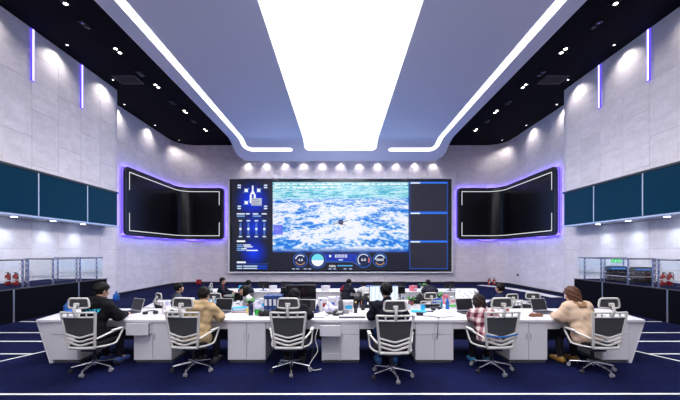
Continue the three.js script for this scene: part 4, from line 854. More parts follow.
person('person in grey with dark hair, seen in profile at the second desk, past the papers', [-4.12, -0.32, 8.25], rad(-48), { ...small, lean: 0.12, topColor: [0.06, 0.07, 0.09], seed: 7 }, mid);
person('person in a white shirt with dark hair looking back, second desk by the plant', [-2.20, -0.32, 8.42], rad(120), { ...small, lean: 0.42, topName: 'shirt', topColor: [0.70, 0.70, 0.74], elbows: [[-0.25, 0.72, -0.18], [0.25, 0.72, -0.18]], wrists: [[-0.1, 0.66, -0.36], [0.1, 0.66, -0.36]], longHair: 0.06, seed: 8 }, mid);
person('person in a navy shirt with black hair, second desk near the walkway', [4.05, -0.32, 8.2], rad(28), { ...small, lean: 0.16, topName: 'shirt', topColor: [0.018, 0.022, 0.06], seed: 9 }, mid);
const suit = (x, y, z, spine) => (Math.abs(x) < 0.05 && z < spine(0.3)[2] - 0.06 ? [0.30, 0.02, 0.03] : [0.010, 0.012, 0.024]);
person('person in a dark suit with red tie in profile at the third desk', [-4.45, -0.48, 12.2], rad(-84), { ...small, lean: 0.15, topColor: suit, seed: 10 }, farP);
person('person with dark hair bent low over the third desk, beside the suited one', [-3.65, -0.48, 12.35], rad(-15), { ...small, lean: 0.62, topColor: [0.03, 0.03, 0.04], seed: 11 }, farP);
person('person in a dark jacket with red lining bent over the third desk', [0.16, -0.48, 12.4], rad(-30), { ...small, lean: 0.52, topColor: (x, y, z) => (x < -0.14 ? [0.32, 0.02, 0.03] : [0.010, 0.012, 0.020]), seed: 12 }, farP);
person('person with dark hair low behind the black coat, third desk', [0.98, -0.48, 12.4], rad(10), { ...small, lean: 0.80, topColor: [0.45, 0.44, 0.46], seed: 13 }, farP);
person('person with dark hair at the third desk, past the green plants', [3.42, -0.48, 12.4], rad(5), { ...small, lean: 0.60, topColor: [0.03, 0.03, 0.05], seed: 14 }, farP);

// ------------------------------------------------------------ things on the desks
const D1 = DT + 0.001, D2 = 0.301, D3 = 0.251;
function laptop(label, x, d, turn, y = D1) {
  const t = thing('laptop', label, 'laptop', [x, y, d], rad(turn), 'open laptops');
  part('base', bx(0.34, 0.016, 0.235, 0, 0.009, 0, 0.004), M.darkGrey, t);
  part('keyboard', bx(0.29, 0.003, 0.10, 0, 0.0185, -0.03), M.black, t);
  const lid = part('lid', bx(0.34, 0.225, 0.010, 0, 0.1125, 0, 0.004).rotateX(-0.30).translate(0, 0.018, -0.118), mat(lin(0.62, 0.62, 0.66), 0.35, 0.6), t);
  part('screen', bx(0.318, 0.200, 0.003, 0, 0.115, 0.006).rotateX(-0.30).translate(0, 0.018, -0.118), mat(lin(0.010, 0.010, 0.013), 0.15), lid);
  return t;
}
function canvasMap(w, h, f) { const cv = document.createElement('canvas'); cv.width = w; cv.height = h; f(cv.getContext('2d')); const t = new THREE.CanvasTexture(cv); t.colorSpace = THREE.SRGBColorSpace; return t; }
const sheet = canvasMap(256, 144, (c) => { c.fillStyle = '#e6efff'; c.fillRect(0, 0, 256, 144); c.fillStyle = '#b9cdf4'; for (let k = 0; k < 7; k++) c.fillRect(8 + k * 36, 8, 10, 130); c.fillStyle = '#d2dffa'; for (let k = 0; k < 16; k++) c.fillRect(4, 10 + k * 8, 248, 2); c.fillStyle = '#8fb2ee'; c.fillRect(0, 0, 256, 6); });
const board = canvasMap(256, 144, (c) => { c.fillStyle = '#f4f6fb'; c.fillRect(0, 0, 256, 144); c.fillStyle = '#dfe6f2'; c.fillRect(0, 0, 256, 14); [['#3a6fd8', 46, 40], ['#2f8fe0', 120, 66], ['#5d4fc8', 150, 92], ['#e8452f', 216, 64], ['#3a6fd8', 190, 44], ['#38a0c8', 100, 104], ['#9aa4b8', 60, 90], ['#8f70d0', 176, 110]].forEach(([k, x, y]) => { c.fillStyle = k; c.fillRect(x, y, 18, 12); }); });
function monitor(label, x, y, d, w, h, turn, image, lift = 0.13) {
  const t = thing('monitor', label, 'monitor', [x, y, d], rad(turn), 'desk monitors');
  part('foot', bx(0.24, 0.012, 0.17, 0, 0.006, -0.05, 0.004), M.darkGrey, t);
  part('neck', bx(0.05, lift + h * 0.5, 0.025, 0, (lift + h * 0.5) / 2, -0.06, 0.006), M.darkGrey, t);
  const b = part('bezel', bx(w, h, 0.03, 0, lift + h / 2, -0.02, 0.006), M.black, t);
  const m = image ? new THREE.MeshStandardMaterial({ color: 0x050505, roughness: 0.4, emissive: 0xffffff, emissiveMap: image, emissiveIntensity: 0.85 }) : mat(lin(0.006, 0.006, 0.008), 0.12);
  part('screen', new THREE.PlaneGeometry(w - 0.02, h - 0.025).translate(0, lift + h / 2 + 0.002, -0.004), m, b);
  if (image) { const l = new THREE.RectAreaLight(new THREE.Color(0.9, 0.95, 1), 0.3, w - 0.03, h - 0.03); l.name = 'area_lamp'; l.position.set(x, y + lift + h / 2, -d + 0.01); l.lookAt(x, y + lift + h / 2, 5); scene.add(l); }
  return t;
}
function papers(label, x, y, d, turn, n = 5, w = 0.21, h = 0.297) {
  const t = thing('paper_stack', label, 'papers', [x, y, d], rad(turn)); const R = rng(Math.round((x + 20) * 97 + d * 31));
  for (let k = 0; k < n; k++) part('sheet', bx(w, 0.004, h, (R() - 0.5) * 0.03, 0.0025 + k * 0.0045, (R() - 0.5) * 0.03, 0, (R() - 0.5) * 0.5), k % 3 ? M.whiteMatt : M.white, t);
  return t;
}
function keyboard(label, x, y, d, turn, m = M.white, keys = M.darkGrey) {
  const t = thing('keyboard', label, 'keyboard', [x, y, d], rad(turn)); part('case', bx(0.44, 0.02, 0.145, 0, 0.012, 0, 0.005), m, t);
  const g = []; for (let i = 0; i < 15; i++) for (let j = 0; j < 5; j++) g.push(bx(0.023, 0.008, 0.021, -0.2 + i * 0.0285, 0.026, -0.052 + j * 0.026));
  const k = part('keys', g, keys, t); k.userData.kind = 'stuff'; return t;
}
function mug(label, x, y, d, m, r = 0.042, h = 0.095) {
  const t = thing('mug', label, 'mug', [x, y, d], rad(40)); part('cup', lathe([[0, 0], [r * 0.85, 0], [r * 0.95, 0.01], [r, h], [r * 0.88, h], [r * 0.84, 0.012], [0, 0.012]], 16), m, t);
  part('handle', new THREE.TorusGeometry(h * 0.27, 0.007, 6, 12).translate(r + 0.012, h * 0.5, 0), m, t); return t;
}
function bottle(label, x, y, d, m, cap, r = 0.035, h = 0.22) {
  const t = thing('bottle', label, 'bottle', [x, y, d]); part('body', lathe([[0, 0], [r, 0], [r, h * 0.66], [r * 0.85, h * 0.76], [r * 0.42, h * 0.86], [r * 0.42, h * 0.93], [0, h * 0.93]], 16), m, t); part('cap', cyl(r * 0.48, r * 0.48, h * 0.10, 0, h * 0.95, 0, 12), cap, t); return t;
}
function penCup(label, x, y, d, m) {
  const t = thing('pen_cup', label, 'pen cup', [x, y, d]); part('cup', lathe([[0, 0], [0.04, 0], [0.042, 0.10], [0.037, 0.10], [0.036, 0.006], [0, 0.006]], 14), m, t);
  [[M.blue, 0.02, 0.01], [M.red, -0.015, 0.012], [M.black, 0.004, -0.018], [M.yellow, -0.012, -0.01]].forEach(([mm, a, b]) => part('pen', bar([a, 0.01, b], [a * 2.2, 0.17, b * 2.2], 0.005, 6), mm, t)); return t;
}
function phone(label, x, y, d, turn) {
  const t = thing('desk_phone', label, 'telephone', [x, y, d], rad(turn)); part('base', bx(0.17, 0.04, 0.19, 0, 0.03, 0, 0.012, 0, 0.14), M.black, t); part('handset', [bx(0.045, 0.03, 0.20, -0.055, 0.072, 0, 0.012), bx(0.05, 0.03, 0.05, -0.055, 0.06, -0.075, 0.012), bx(0.05, 0.03, 0.05, -0.055, 0.06, 0.075, 0.012)], M.darkGrey, t);
  part('keypad', bx(0.08, 0.006, 0.10, 0.035, 0.054, 0.02, 0, 0, 0.14), M.grey, t); return t;
}
function carton(label, x, y, d, turn, w, h, dp, m, band) {
  const t = thing('box', label, 'box', [x, y, d], rad(turn)); part('body', bx(w, h, dp, 0, h / 2, 0, 0.006), m, t); part('lid', bx(w + 0.008, h * 0.22, dp + 0.008, 0, h * 0.90, 0, 0.005), m, t); if (band) part('label_band', bx(w * 0.7, h * 0.32, 0.004, 0, h * 0.45, dp / 2 + 0.002), band, t); return t;
}
function folder(label, x, y, d, turn, m, w = 0.24, dp = 0.31, h = 0.03) {
  const t = thing('folder', label, 'folder', [x, y, d], rad(turn)); part('cover', [bx(w, 0.004, dp, 0, 0.003, 0), bx(w, 0.004, dp, 0, h, 0), bx(0.006, h, dp, -w / 2, h / 2 + 0.001, 0)], m, t); part('pages', bx(w - 0.02, h - 0.008, dp - 0.02, 0.004, h / 2 + 0.001, 0), M.whiteMatt, t); return t;
}
function binder(label, x, y, d, turn, m, h = 0.32, w = 0.07) {
  const t = thing('binder', label, 'binder', [x, y, d], rad(turn)); part('cover', bx(w, h, 0.26, 0, h / 2, 0, 0.006), m, t); part('spine_label', bx(w * 0.65, h * 0.36, 0.003, 0, h * 0.62, 0.1315), M.white, t); part('finger_ring', new THREE.TorusGeometry(w * 0.2, 0.003, 6, 14).translate(0, h * 0.2, 0.132), M.alu, t); return t;
}
function plant(label, x, y, d, potM, n, size, seed, leafM = M.leaf) {
  const t = thing('potted_plant', label, 'plant', [x, y, d]), R = rng(seed); part('pot', lathe([[0, 0], [size * 0.22, 0], [size * 0.3, size * 0.45], [size * 0.26, size * 0.45], [size * 0.24, size * 0.38], [0, size * 0.38]], 14), potM, t);
  for (let k = 0; k < n; k++) {
    const a = k * 2.4 + R(), L = size * (0.55 + R() * 0.5), tilt = 0.25 + R() * 0.9, W = size * 0.13, q = new Quads(), dir = [Math.cos(a), Math.sin(a)];
    for (let i = 0; i < 4; i++) {
      const P = (u, s) => { const r = u * L * Math.sin(tilt + u * 0.5), yy = size * 0.4 + u * L * Math.cos(tilt * 0.8 + u * 0.5), w = s * W * Math.sin(Math.PI * Math.min(0.98, u * 0.9 + 0.08)); return [dir[0] * r - dir[1] * w, yy, dir[1] * r + dir[0] * w]; };
      q.flat(P(i / 4, -1), P(i / 4, 1), P((i + 1) / 4, 1), P((i + 1) / 4, -1), [0, 1, 0]);
    }
    part('leaf', q.done(), leafM, t);
  }
  return t;
}
function headphones(label, x, y, d, turn) {
  const t = thing('headphones', label, 'headphones', [x, y, d], rad(turn)); part('band', tube([[-0.085, 0.03, 0], [-0.075, 0.035, -0.09], [0, 0.035, -0.14], [0.075, 0.035, -0.09], [0.085, 0.03, 0]], 0.010, 20, 6), M.black, t);
  for (const s of [-1, 1]) part('ear_cup', cyl(0.042, 0.042, 0.04, s * 0.08, 0.026, 0.01, 16), M.black, t); return t;
}
function blob(name, label, cat, x, y, d, turn, caps, m, k = 0.05, wob = 0.01, cell = 0.012) {
  const f = capsules(caps, k), [a, b] = bounds(caps, 0.03); a[1] = Math.max(a[1], -0.03);
  return solo(name, surface((px, py, pz) => Math.max(f(px, py, pz) + wob * Math.sin(px * 50 + py * 37 + pz * 31), -py), a, b, cell), m, label, cat, [x, y, d], rad(turn));
}
function cable(label, pts, r = 0.006, m = M.darkGrey) { return solo('cable', tube(pts.map(([x, y, d]) => [x, y, -d]), r, 60, 5), m, label, 'cable'); }

// ---- front desk
{
  const t = thing('water_bottle', 'blue plastic bottle on the desk end behind the hoodie worker\'s headrest', 'bottle', [-4.88, D1, 5.92]);
  part('body', lathe([[0, 0], [0.07, 0], [0.075, 0.02], [0.07, 0.06], [0.075, 0.10], [0.07, 0.13], [0.03, 0.18], [0, 0.18]], 18), M.jug, t); part('cap', cyl(0.024, 0.024, 0.03, 0, 0.19, 0, 12), M.blue, t);
}
papers('white sheets fanned out on the front desk beside the hoodie worker\'s chair', -4.55, D1, 5.75, 15, 4);
laptop('open dark laptop facing the worker in the black hoodie', -3.80, 5.93, -30);
papers('white papers piled on the front desk between hoodie and tan jacket workers', -3.10, D1, 6.14, 12, 9, 0.3, 0.3);
headphones('black headphones beside the hoodie worker\'s laptop', -3.34, D1 + 0.001, 5.80, 20);
phone('black desk phone next to the tan jacket worker\'s headrest', -2.88, D1, 5.72, 15);
mug('white mug on the front desk beside the black headphones', -3.12, D1, 5.84, M.white);
laptop('open dark laptop facing the worker in the tan jacket', -2.17, 5.92, -10);
folder('cyan blue folder stacked on the red one past the tan jacket', -1.83, D1 + 0.036, 6.03, 8, M.cyan, 0.26, 0.2, 0.04);
folder('red folder under the cyan one past the tan jacket', -1.81, D1, 6.03, 4, M.red, 0.26, 0.2, 0.034);
plant('leafy bright green plant in a small red pot on the front desk', -1.72, D1, 6.28, M.terracotta, 22, 0.22, 3);
bottle('dark blue flask on the front desk by the black pouches', -1.55, D1, 5.70, mat(lin(0.01, 0.015, 0.06), 0.3), M.black, 0.04, 0.24);
mug('bright green cup on the front desk beside the dark blue flask', -1.44, D1, 5.72, M.green, 0.05, 0.09);
blob('pouch', 'round black pouch lying by the green cup', 'pouch', -1.30, D1, 5.62, 0, [[[-0.06, 0.04, 0], 0.045, [0.06, 0.045, 0], 0.05]], M.blackCloth);
blob('camera_bag', 'small black camera bag between the pouch and the blue binders', 'bag', -1.08, D1, 5.68, 20, [[[-0.05, 0.05, 0], 0.055, [0.05, 0.05, 0], 0.055], [[0, 0.08, 0], 0.05, [0, 0.11, 0.02], 0.03]], M.blackCloth);
[[-1.33, 'leftmost'], [-1.25, 'second'], [-1.17, 'third'], [-1.09, 'rightmost']].forEach(([x, o]) => binder(`dark blue binder standing beside the black monitor, ${o} of four`, x, D1, 5.99, 0, mat(lin(0.012, 0.045, 0.20), 0.5), 0.31, 0.074));
blob('plush_toy', 'white and grey plush bundle left of the blue binders', 'plush toy', -1.52, D1, 6.02, 0, [[[-0.05, 0.06, 0], 0.06, [0.05, 0.06, 0], 0.06], [[0, 0.1, 0], 0.07, [0.01, 0.17, 0], 0.05]], M.lavender, 0.04, 0.008);
mug('pale yellow mug in front of the plush bundle', -1.64, D1, 5.88, M.yellow);
carton('flat white printed box leaning by the binders', -1.42, D1, 6.28, 0, 0.2, 0.2, 0.08, M.white, M.cyan);
monitor('large black monitor, switched off, beyond the middle swivel chair', -0.735, D1, 6.10, 0.56, 0.32, 0, null, 0.16);
monitor('black monitor partly hidden behind the large black one', -0.96, D1, 6.28, 0.36, 0.27, 8, null, 0.15);
laptop('open dark laptop below the large black monitor', -0.62, 5.78, -4);
carton('white box with a red and blue label beside the large black monitor', -0.34, D1, 6.22, 8, 0.17, 0.22, 0.12, M.white, M.red);
carton('small white box with blue band behind the lavender bag', -0.16, D1, 6.24, -6, 0.14, 0.24, 0.1, M.white, M.blue);
bottle('white tall bottle among the boxes right of the black monitor', -0.36, D1, 6.0, M.white, M.blue, 0.035, 0.23);
bottle('small dark blue bottle right of the black monitor', -0.42, D1, 5.94, mat(lin(0.01, 0.02, 0.12), 0.3), M.black, 0.03, 0.15);
mug('small navy mug right of the black monitor', -0.43, D1, 5.82, mat(lin(0.02, 0.03, 0.14), 0.3), 0.036, 0.08);
papers('loose white papers in front of the lavender bag', -0.37, D1, 5.60, -12, 5);
blob('plastic_bag', 'crumpled pale lavender plastic bag in the middle of the front desk', 'bag', -0.17, D1, 5.92, 0, [[[-0.06, 0.06, 0], 0.065, [0.06, 0.06, 0.02], 0.06], [[0, 0.1, 0], 0.05, [-0.02, 0.15, 0], 0.03]], M.lavender, 0.04, 0.012);
phone('black desk phone beside the lavender bag', -0.04, D1, 5.72, -10);
headphones('black headphones left of the laptop below the black monitor', -0.95, D1, 5.52, 10);
bottle('grey metal thermos standing in the middle of the front desk', 0.0, D1, 5.98, mat(lin(0.16, 0.16, 0.18), 0.35, 0.6), M.darkGrey, 0.045, 0.27);
carton('white box with a blue top beside the grey thermos', 0.14, D1, 6.05, 4, 0.17, 0.2, 0.14, M.white, M.cyan);
bottle('black bottle with yellow cap beside the white box', 0.27, D1, 5.92, M.black, M.yellow, 0.034, 0.2);
penCup('purple pen cup behind the grey thermos', 0.03, D1, 6.22, M.purple);
keyboard('white keyboard with dark keys in the middle of the front desk', 0.19, D1, 5.50, 2, M.darkGrey, M.white);
{ const t = thing('mouse', 'dark computer mouse beside the middle keyboard', 'mouse', [0.49, D1, 5.52]); part('shell', new THREE.SphereGeometry(0.05, 14, 8, 0, Math.PI * 2, 0, Math.PI / 2).scale(0.62, 0.7, 1), M.darkGrey, t); part('wheel', cyl(0.008, 0.008, 0.008, 0, 0.034, -0.025, 8).rotateZ(0), M.grey, t); }
monitor('large monitor showing a bright pale spreadsheet', 0.80, D1, 6.10, 0.54, 0.30, 0, sheet, 0.17);
bottle('tan bottle with dark cap beside the bright spreadsheet monitor', 1.16, D1, 6.12, mat(lin(0.55, 0.42, 0.28), 0.4), M.blue, 0.04, 0.25);
folder('bright cyan folder lying past the bright monitor\'s worker', 1.42, D1, 6.02, 80, M.cyan, 0.2, 0.26, 0.02);
carton('small black box in front of the bright cyan folder', 1.36, D1, 5.68, 0, 0.11, 0.05, 0.08, M.black, null);
papers('white papers spread between the bright monitor\'s worker and the plaid shirt', 1.72, D1, 5.68, 15, 4, 0.3, 0.36);
papers('single row of loose sheets near the plaid shirt worker\'s laptop', 1.92, D1, 6.05, -10, 3);
cable('black cable curling over the desk edge beside the cyan folder', [[1.32, D1 + 0.01, 5.62], [1.5, D1 + 0.008, 5.55], [1.62, D1 + 0.008, 5.42], [1.58, D1 + 0.012, 5.34], [1.56, 0.6, 5.29], [1.55, 0.4, 5.29]]);
{ const t = thing('smartphone', 'black smartphone lying near the plaid shirt worker\'s laptop', 'phone', [1.62, D1, 6.02], rad(70)); part('case', bx(0.075, 0.009, 0.155, 0, 0.005, 0, 0.003), M.black, t); part('glass', bx(0.066, 0.001, 0.14, 0, 0.0102, 0), M.blackGloss, t); }
headphones('black headphones near the smartphone', 1.80, D1, 6.22, 30);
mug('white mug with blue print past the smartphone', 1.55, D1, 6.22, M.cyan);
laptop('open dark laptop facing the plaid shirt worker', 2.30, 5.92, 10);
papers('white papers behind the plaid shirt worker\'s laptop', 2.62, D1, 6.2, 10, 6, 0.3, 0.24);
mug('white mug between the plaid shirt and beige coat workers', 2.95, D1, 6.15, M.white);
blob('leather_pouch', 'brown leather pouch lying flat on the front desk', 'pouch', 3.30, D1, 5.58, 6, [[[-0.10, 0.02, 0], 0.03, [0.10, 0.02, 0.01], 0.028], [[-0.04, 0.025, -0.03], 0.03, [0.06, 0.025, -0.02], 0.03]], M.brown, 0.03, 0.006);
laptop('open dark laptop facing the worker in the beige coat', 3.68, 5.92, 16);
papers('white papers at the beige coat worker\'s elbow', 4.5, D1, 5.8, -20, 3);
// more of the small things that crowd the front desk
mug('tall white paper cup beside the white bottle', -0.25, D1, 6.10, M.whiteMatt, 0.036, 0.12);
mug('black mug by the bright monitor\'s foot', 0.56, D1, 6.02, M.black, 0.042, 0.1);
carton('flat white parcel under the large black monitor\'s edge', -0.50, D1, 6.26, 10, 0.12, 0.08, 0.1, M.white, M.black);
carton('small grey box between the thermos and the white box', 0.10, D1, 5.86, 5, 0.09, 0.07, 0.07, M.grey, null);
papers('white papers beside the middle keyboard', 0.52, D1, 5.78, 8, 5, 0.2, 0.26);
penCup('black pen cup left of the bright spreadsheet monitor', 0.42, D1, 6.2, M.black);
penCup('white pen cup beside the tan bottle', 1.28, D1, 6.24, M.white);
bottle('clear blue drink bottle near the plaid shirt worker\'s laptop', 2.02, D1, 6.24, M.jug, M.blue, 0.034, 0.22);
carton('red and white snack box past the plaid shirt worker', 2.95, D1, 5.92, 10, 0.12, 0.12, 0.08, M.white, M.red);
bottle('white bottle at the tan jacket worker\'s far side', -2.62, D1, 6.2, M.white, M.green, 0.034, 0.2);
carton('white box with green stripe behind the tan jacket worker\'s headrest', -2.82, D1, 6.2, -8, 0.16, 0.1, 0.12, M.white, M.green);
blob('tissue_wad', 'crumpled white tissue behind the grey thermos', 'tissue', -0.05, D1, 6.1, 0, [[[-0.03, 0.03, 0], 0.035, [0.03, 0.035, 0], 0.03]], M.whiteMatt, 0.03, 0.01);
blob('cable_coil', 'coil of black cable beside the lavender bag', 'cable', -0.18, D1, 5.76, 0, [[[-0.05, 0.015, 0.02], 0.014, [0.05, 0.015, 0.02], 0.014], [[-0.05, 0.015, -0.03], 0.014, [0.05, 0.02, -0.03], 0.014], [[-0.06, 0.02, 0.02], 0.013, [-0.06, 0.02, -0.03], 0.013]], M.black, 0.02, 0.004, 0.008);
// things in the pulled-out drawer
[[-0.275, M.black], [-0.22, M.white], [-0.165, M.darkGrey], [-0.11, M.whiteMatt], [-0.058, M.black]].forEach(([x, m], i) => blob('drawer_item', ['black pouch in the open drawer, at its outer side', 'white wrap in the open drawer, next to the black pouch', 'dark grey pouch in the middle of the open drawer', 'white crumpled wrap in the open drawer, inner side', 'small black pouch in the open drawer, inner corner'][i], 'small item', x - 0.0, 0.505, 5.25, 0, [[[0, 0.03, -0.03], 0.022, [0, 0.11, 0.02], 0.024], [[0, 0.03, 0.03], 0.022, [0, 0.08, -0.02], 0.022]], m, 0.03, 0.006, 0.009));
cable('pale tangled cable hanging from the open middle drawer to the carpet', [[-0.36, 0.6, 5.26], [-0.40, 0.42, 5.22], [-0.36, 0.25, 5.20], [-0.44, 0.12, 5.16], [-0.5, 0.012, 5.1], [-0.4, 0.010, 5.0], [-0.3, 0.010, 5.05]], 0.006, M.whiteMatt);
cable('black cable hanging beside the open middle drawer', [[-0.42, 0.66, 5.4], [-0.43, 0.4, 5.3], [-0.45, 0.2, 5.26], [-0.48, 0.012, 5.2], [-0.58, 0.012, 5.15]], 0.007, M.black);

// ---- second desk
monitor('bright monitor with coloured blocks on the second desk', 3.52, D2, 9.35, 0.56, 0.32, 0, board, 0.16);
monitor('small dark monitor on the second desk past the tan bottle', 1.80, D2, 9.95, 0.30, 0.22, 0, null, 0.24);
monitor('dark monitor lying low on the second desk end', -2.9, D2, 9.5, 0.36, 0.22, -10, null, 0.1);
plant('small green plant in a red pot on the second desk', 1.98, D2, 9.3, M.terracotta, 14, 0.26, 5);
plant('spiky green plant in a white pot on the second desk', 2.95, D2, 9.9, M.white, 16, 0.3, 6);
plant('low green plant in a dark pot on the second desk, far left part', -3.2, D2, 10.0, M.black, 14, 0.24, 8);
carton('pink and white box on the second desk beside the coloured monitor', 3.02, D2, 9.5, 0, 0.14, 0.26, 0.12, M.pink, M.white);
carton('white box on the second desk between pink box and coloured monitor', 3.2, D2, 9.45, 0, 0.13, 0.22, 0.12, M.white, M.pink);
folder('bright green tray on the second desk under the pink box', 3.1, D2, 9.12, 90, M.green, 0.16, 0.34, 0.03);
blob('backpack', 'black backpack slumped on the second desk', 'bag', 2.28, D2, 9.6, 0, [[[-0.12, 0.1, 0], 0.11, [0.12, 0.1, 0], 0.10], [[0, 0.16, 0], 0.1, [0.03, 0.22, 0], 0.07]], M.blackCloth, 0.06, 0.012, 0.02);
blob('handbag', 'small black handbag on the second desk beside the backpack', 'bag', 2.62, D2, 9.9, 0, [[[-0.08, 0.08, 0], 0.08, [0.08, 0.08, 0], 0.08]], M.blackCloth, 0.05, 0.01, 0.02);
{ const R = rng(91), tones = [['white', M.white], ['blue', M.blue], ['grey', M.grey], ['cyan', M.cyan], ['lavender', M.lavender], ['black', M.black]];
  const spots = [[-4.6, 9.3, 'beside the profile worker'], [-3.9, 9.4, 'past the tan jacket worker'], [-2.55, 9.3, 'left of the white shirt worker'], [-1.5, 9.4, 'right of the white shirt worker'], [-0.35, 9.3, 'past the lavender bag'], [0.25, 9.4, 'past the grey thermos'], [1.35, 9.35, 'past the tan bottle'], [2.5, 9.15, 'in front of the black backpack'], [4.5, 9.5, 'near the walkway end']];
  spots.forEach(([x, d, where], i) => {
    const [n1, m1] = tones[i % 6], [n2, m2] = tones[(i + 2) % 6], [n3, m3] = tones[(i + 4) % 6];
    papers(`stack of papers on the second desk ${where}`, x, D2, d, R() * 60 - 30, 7);
    carton(`small ${n1} box on the second desk ${where}`, x + 0.24, D2, d + 0.25, R() * 40, 0.14 + R() * 0.08, 0.12 + R() * 0.12, 0.12, m1, m2);
    bottle(`${n2} bottle on the second desk ${where}`, x + 0.2 + R() * 0.05, D2, d - 0.14, m2, m1, 0.036, 0.2 + R() * 0.06);
    mug(`${n3} mug on the second desk ${where}`, x - 0.26, D2, d - 0.1 + R() * 0.1, m3, 0.045, 0.1);
  });
}
// ---- third desk
[[-3.1, 'left of the rest'], [-2.2, 'second along'], [-1.3, 'behind the blue binders'], [1.5, 'past the dark small monitor'], [2.4, 'above the black backpack'], [4.4, 'at the walkway end']].forEach(([x, w], i) => monitor(`white backed small monitor on the third desk, ${w}`, x, D3, 13.35, 0.42, 0.26, 180 + (i - 2) * 4, null, 0.1));
[[-3.9, M.cyan, 'cyan', 'by the suited worker'], [-2.7, M.white, 'white', 'left part'], [-0.6, M.white, 'large white', 'right of the black monitor'], [1.15, M.blue, 'blue', 'past the bright monitor'], [2.9, M.pink, 'pink', 'above the spiky plant']].forEach(([x, m, n, w], i) => carton(`${n} box on the third desk, ${w}`, x, D3, 13.2, i * 13, 0.3, 0.2, 0.2, m, M.white));
plant('green plant in a white pot on the third desk', 3.35, D3, 13.4, M.white, 14, 0.34, 12);
papers('papers on the third desk beside the suited worker', -4.5, D3, 13.1, 12, 6, 0.3, 0.3);

// ------------------------------------------------------------ things round the room
function extinguisher(label, x, y, d, k = 1) {
  const t = thing('fire_extinguisher', label, 'extinguisher', [x, y, d], 0, 'fire extinguishers'); t.scale.setScalar(k);
  part('cylinder', lathe([[0, 0], [0.085, 0], [0.09, 0.02], [0.09, 0.34], [0.07, 0.40], [0.03, 0.43], [0, 0.43]], 18), M.red, t); part('valve', [cyl(0.025, 0.025, 0.06, 0, 0.45, 0, 10), bx(0.03, 0.02, 0.13, 0, 0.49, 0.03, 0.004)], M.black, t);
  part('hose', tube([[0.03, 0.45, 0], [0.1, 0.46, 0.02], [0.125, 0.35, 0.03], [0.115, 0.18, 0.02]], 0.012, 16, 6), M.black, t);
  part('label_sticker', new THREE.CylinderGeometry(0.0915, 0.0915, 0.15, 12, 1, true, -0.6, 1.2).translate(0, 0.2, 0), mat(lin(0.8, 0.75, 0.6), 0.5), t); return t;
}
extinguisher('red fire extinguisher on the left platform, outer of the pair', -12.15, PT, 12.05, 0.95); extinguisher('red fire extinguisher on the left platform, inner of the pair', -11.82, PT, 12.0, 0.95);
extinguisher('red fire extinguisher on the right platform, inner of the pair', 11.72, PT, 12.0, 0.95); extinguisher('red fire extinguisher on the right platform, outer of the pair', 12.02, PT, 12.05, 0.95);
extinguisher('small red fire extinguisher by the far wall, nearer the screen', 12.55, -0.98, 27.9, 1.15); extinguisher('small red fire extinguisher by the far wall, nearer the hidden door', 12.9, -0.98, 27.75, 1.15);
{ const t = thing('red_fire_box', 'red fire equipment box on the floor by the left far wall', 'fire box', [-12.2, -0.98, 28.4]); part('cabinet', bx(0.36, 0.42, 0.3, 0, 0.21, 0, 0.02), M.red, t); part('door', bx(0.3, 0.34, 0.02, 0, 0.21, 0.16, 0.006), M.red, t); part('handle', bx(0.03, 0.1, 0.02, 0.11, 0.21, 0.175, 0.004), M.alu, t); }
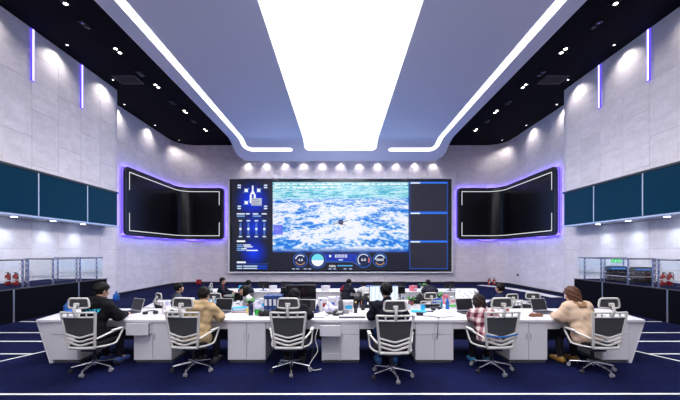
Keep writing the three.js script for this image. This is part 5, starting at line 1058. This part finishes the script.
{ const t = thing('water_jug', 'big blue water cooler jug standing on the floor by the left wall', 'water jug', [-11.9, -0.78, 17.5]); part('jug', lathe([[0, 0], [0.14, 0], [0.155, 0.03], [0.15, 0.12], [0.155, 0.2], [0.15, 0.28], [0.13, 0.34], [0.05, 0.40], [0.045, 0.46], [0, 0.46]], 20), M.jug, t); part('cap', cyl(0.05, 0.05, 0.05, 0, 0.47, 0, 14), M.blue, t); }
// dark consoles and the running-man sign behind the right railing
[[11.55, 13.9, 'nearer the screen'], [11.75, 13.0, 'nearer the extinguishers']].forEach(([x, d, w]) => {
  const t = thing('console_cabinet', `black equipment console behind the right glass railing, ${w}`, 'console', [x, PT, d], -0.25); part('body', bx(0.62, 0.62, 0.5, 0, 0.31, 0, 0.02), M.blackMatt, t); part('front_panel', bx(0.54, 0.3, 0.02, 0, 0.30, 0.255, 0.006), M.black, t);
  part('screen_strip', bx(0.5, 0.05, 0.01, 0, 0.53, 0.256), glow(new THREE.Color(0.05, 0.25, 0.9), 0.5), t); for (let k = 0; k < 3; k++) part('knob', cyl(0.02, 0.02, 0.02, -0.16 + k * 0.16, 0.42, 0.26, 10), M.alu, t);
});
{ const t = thing('exit_sign', 'small green exit sign hanging under the right platform railing', 'sign', [10.78, PT + 0.86, 12.9], -0.9); part('box', bx(0.34, 0.14, 0.03, 0, 0, 0, 0.006), M.white, t);
  const m = canvasMap(128, 52, (c) => { c.fillStyle = '#12b84a'; c.fillRect(0, 0, 128, 52); c.fillStyle = '#eafff0'; c.fillRect(84, 8, 30, 36); c.fillStyle = '#12b84a'; c.fillRect(89, 12, 20, 32); c.fillStyle = '#eafff0'; c.beginPath(); c.arc(60, 13, 5, 0, 7); c.fill(); c.lineWidth = 5; c.strokeStyle = '#eafff0'; c.beginPath(); c.moveTo(58, 20); c.lineTo(52, 32); c.lineTo(40, 38); c.moveTo(52, 32); c.lineTo(62, 44); c.moveTo(46, 24); c.lineTo(58, 20); c.lineTo(70, 26); c.stroke(); c.beginPath(); c.moveTo(12, 26); c.lineTo(32, 26); c.moveTo(20, 18); c.lineTo(12, 26); c.lineTo(20, 34); c.stroke(); });
  part('sign_face', new THREE.PlaneGeometry(0.32, 0.125).translate(0, 0, 0.0165), new THREE.MeshStandardMaterial({ color: 0x040804, emissive: 0xffffff, emissiveMap: m, emissiveIntensity: 1 }), t); part('hanger', [bar([-0.12, 0.06, 0], [-0.12, 0.10, 0], 0.006), bar([0.12, 0.06, 0], [0.12, 0.10, 0], 0.006)], M.alu, t); }

renderer.render(scene, camera);
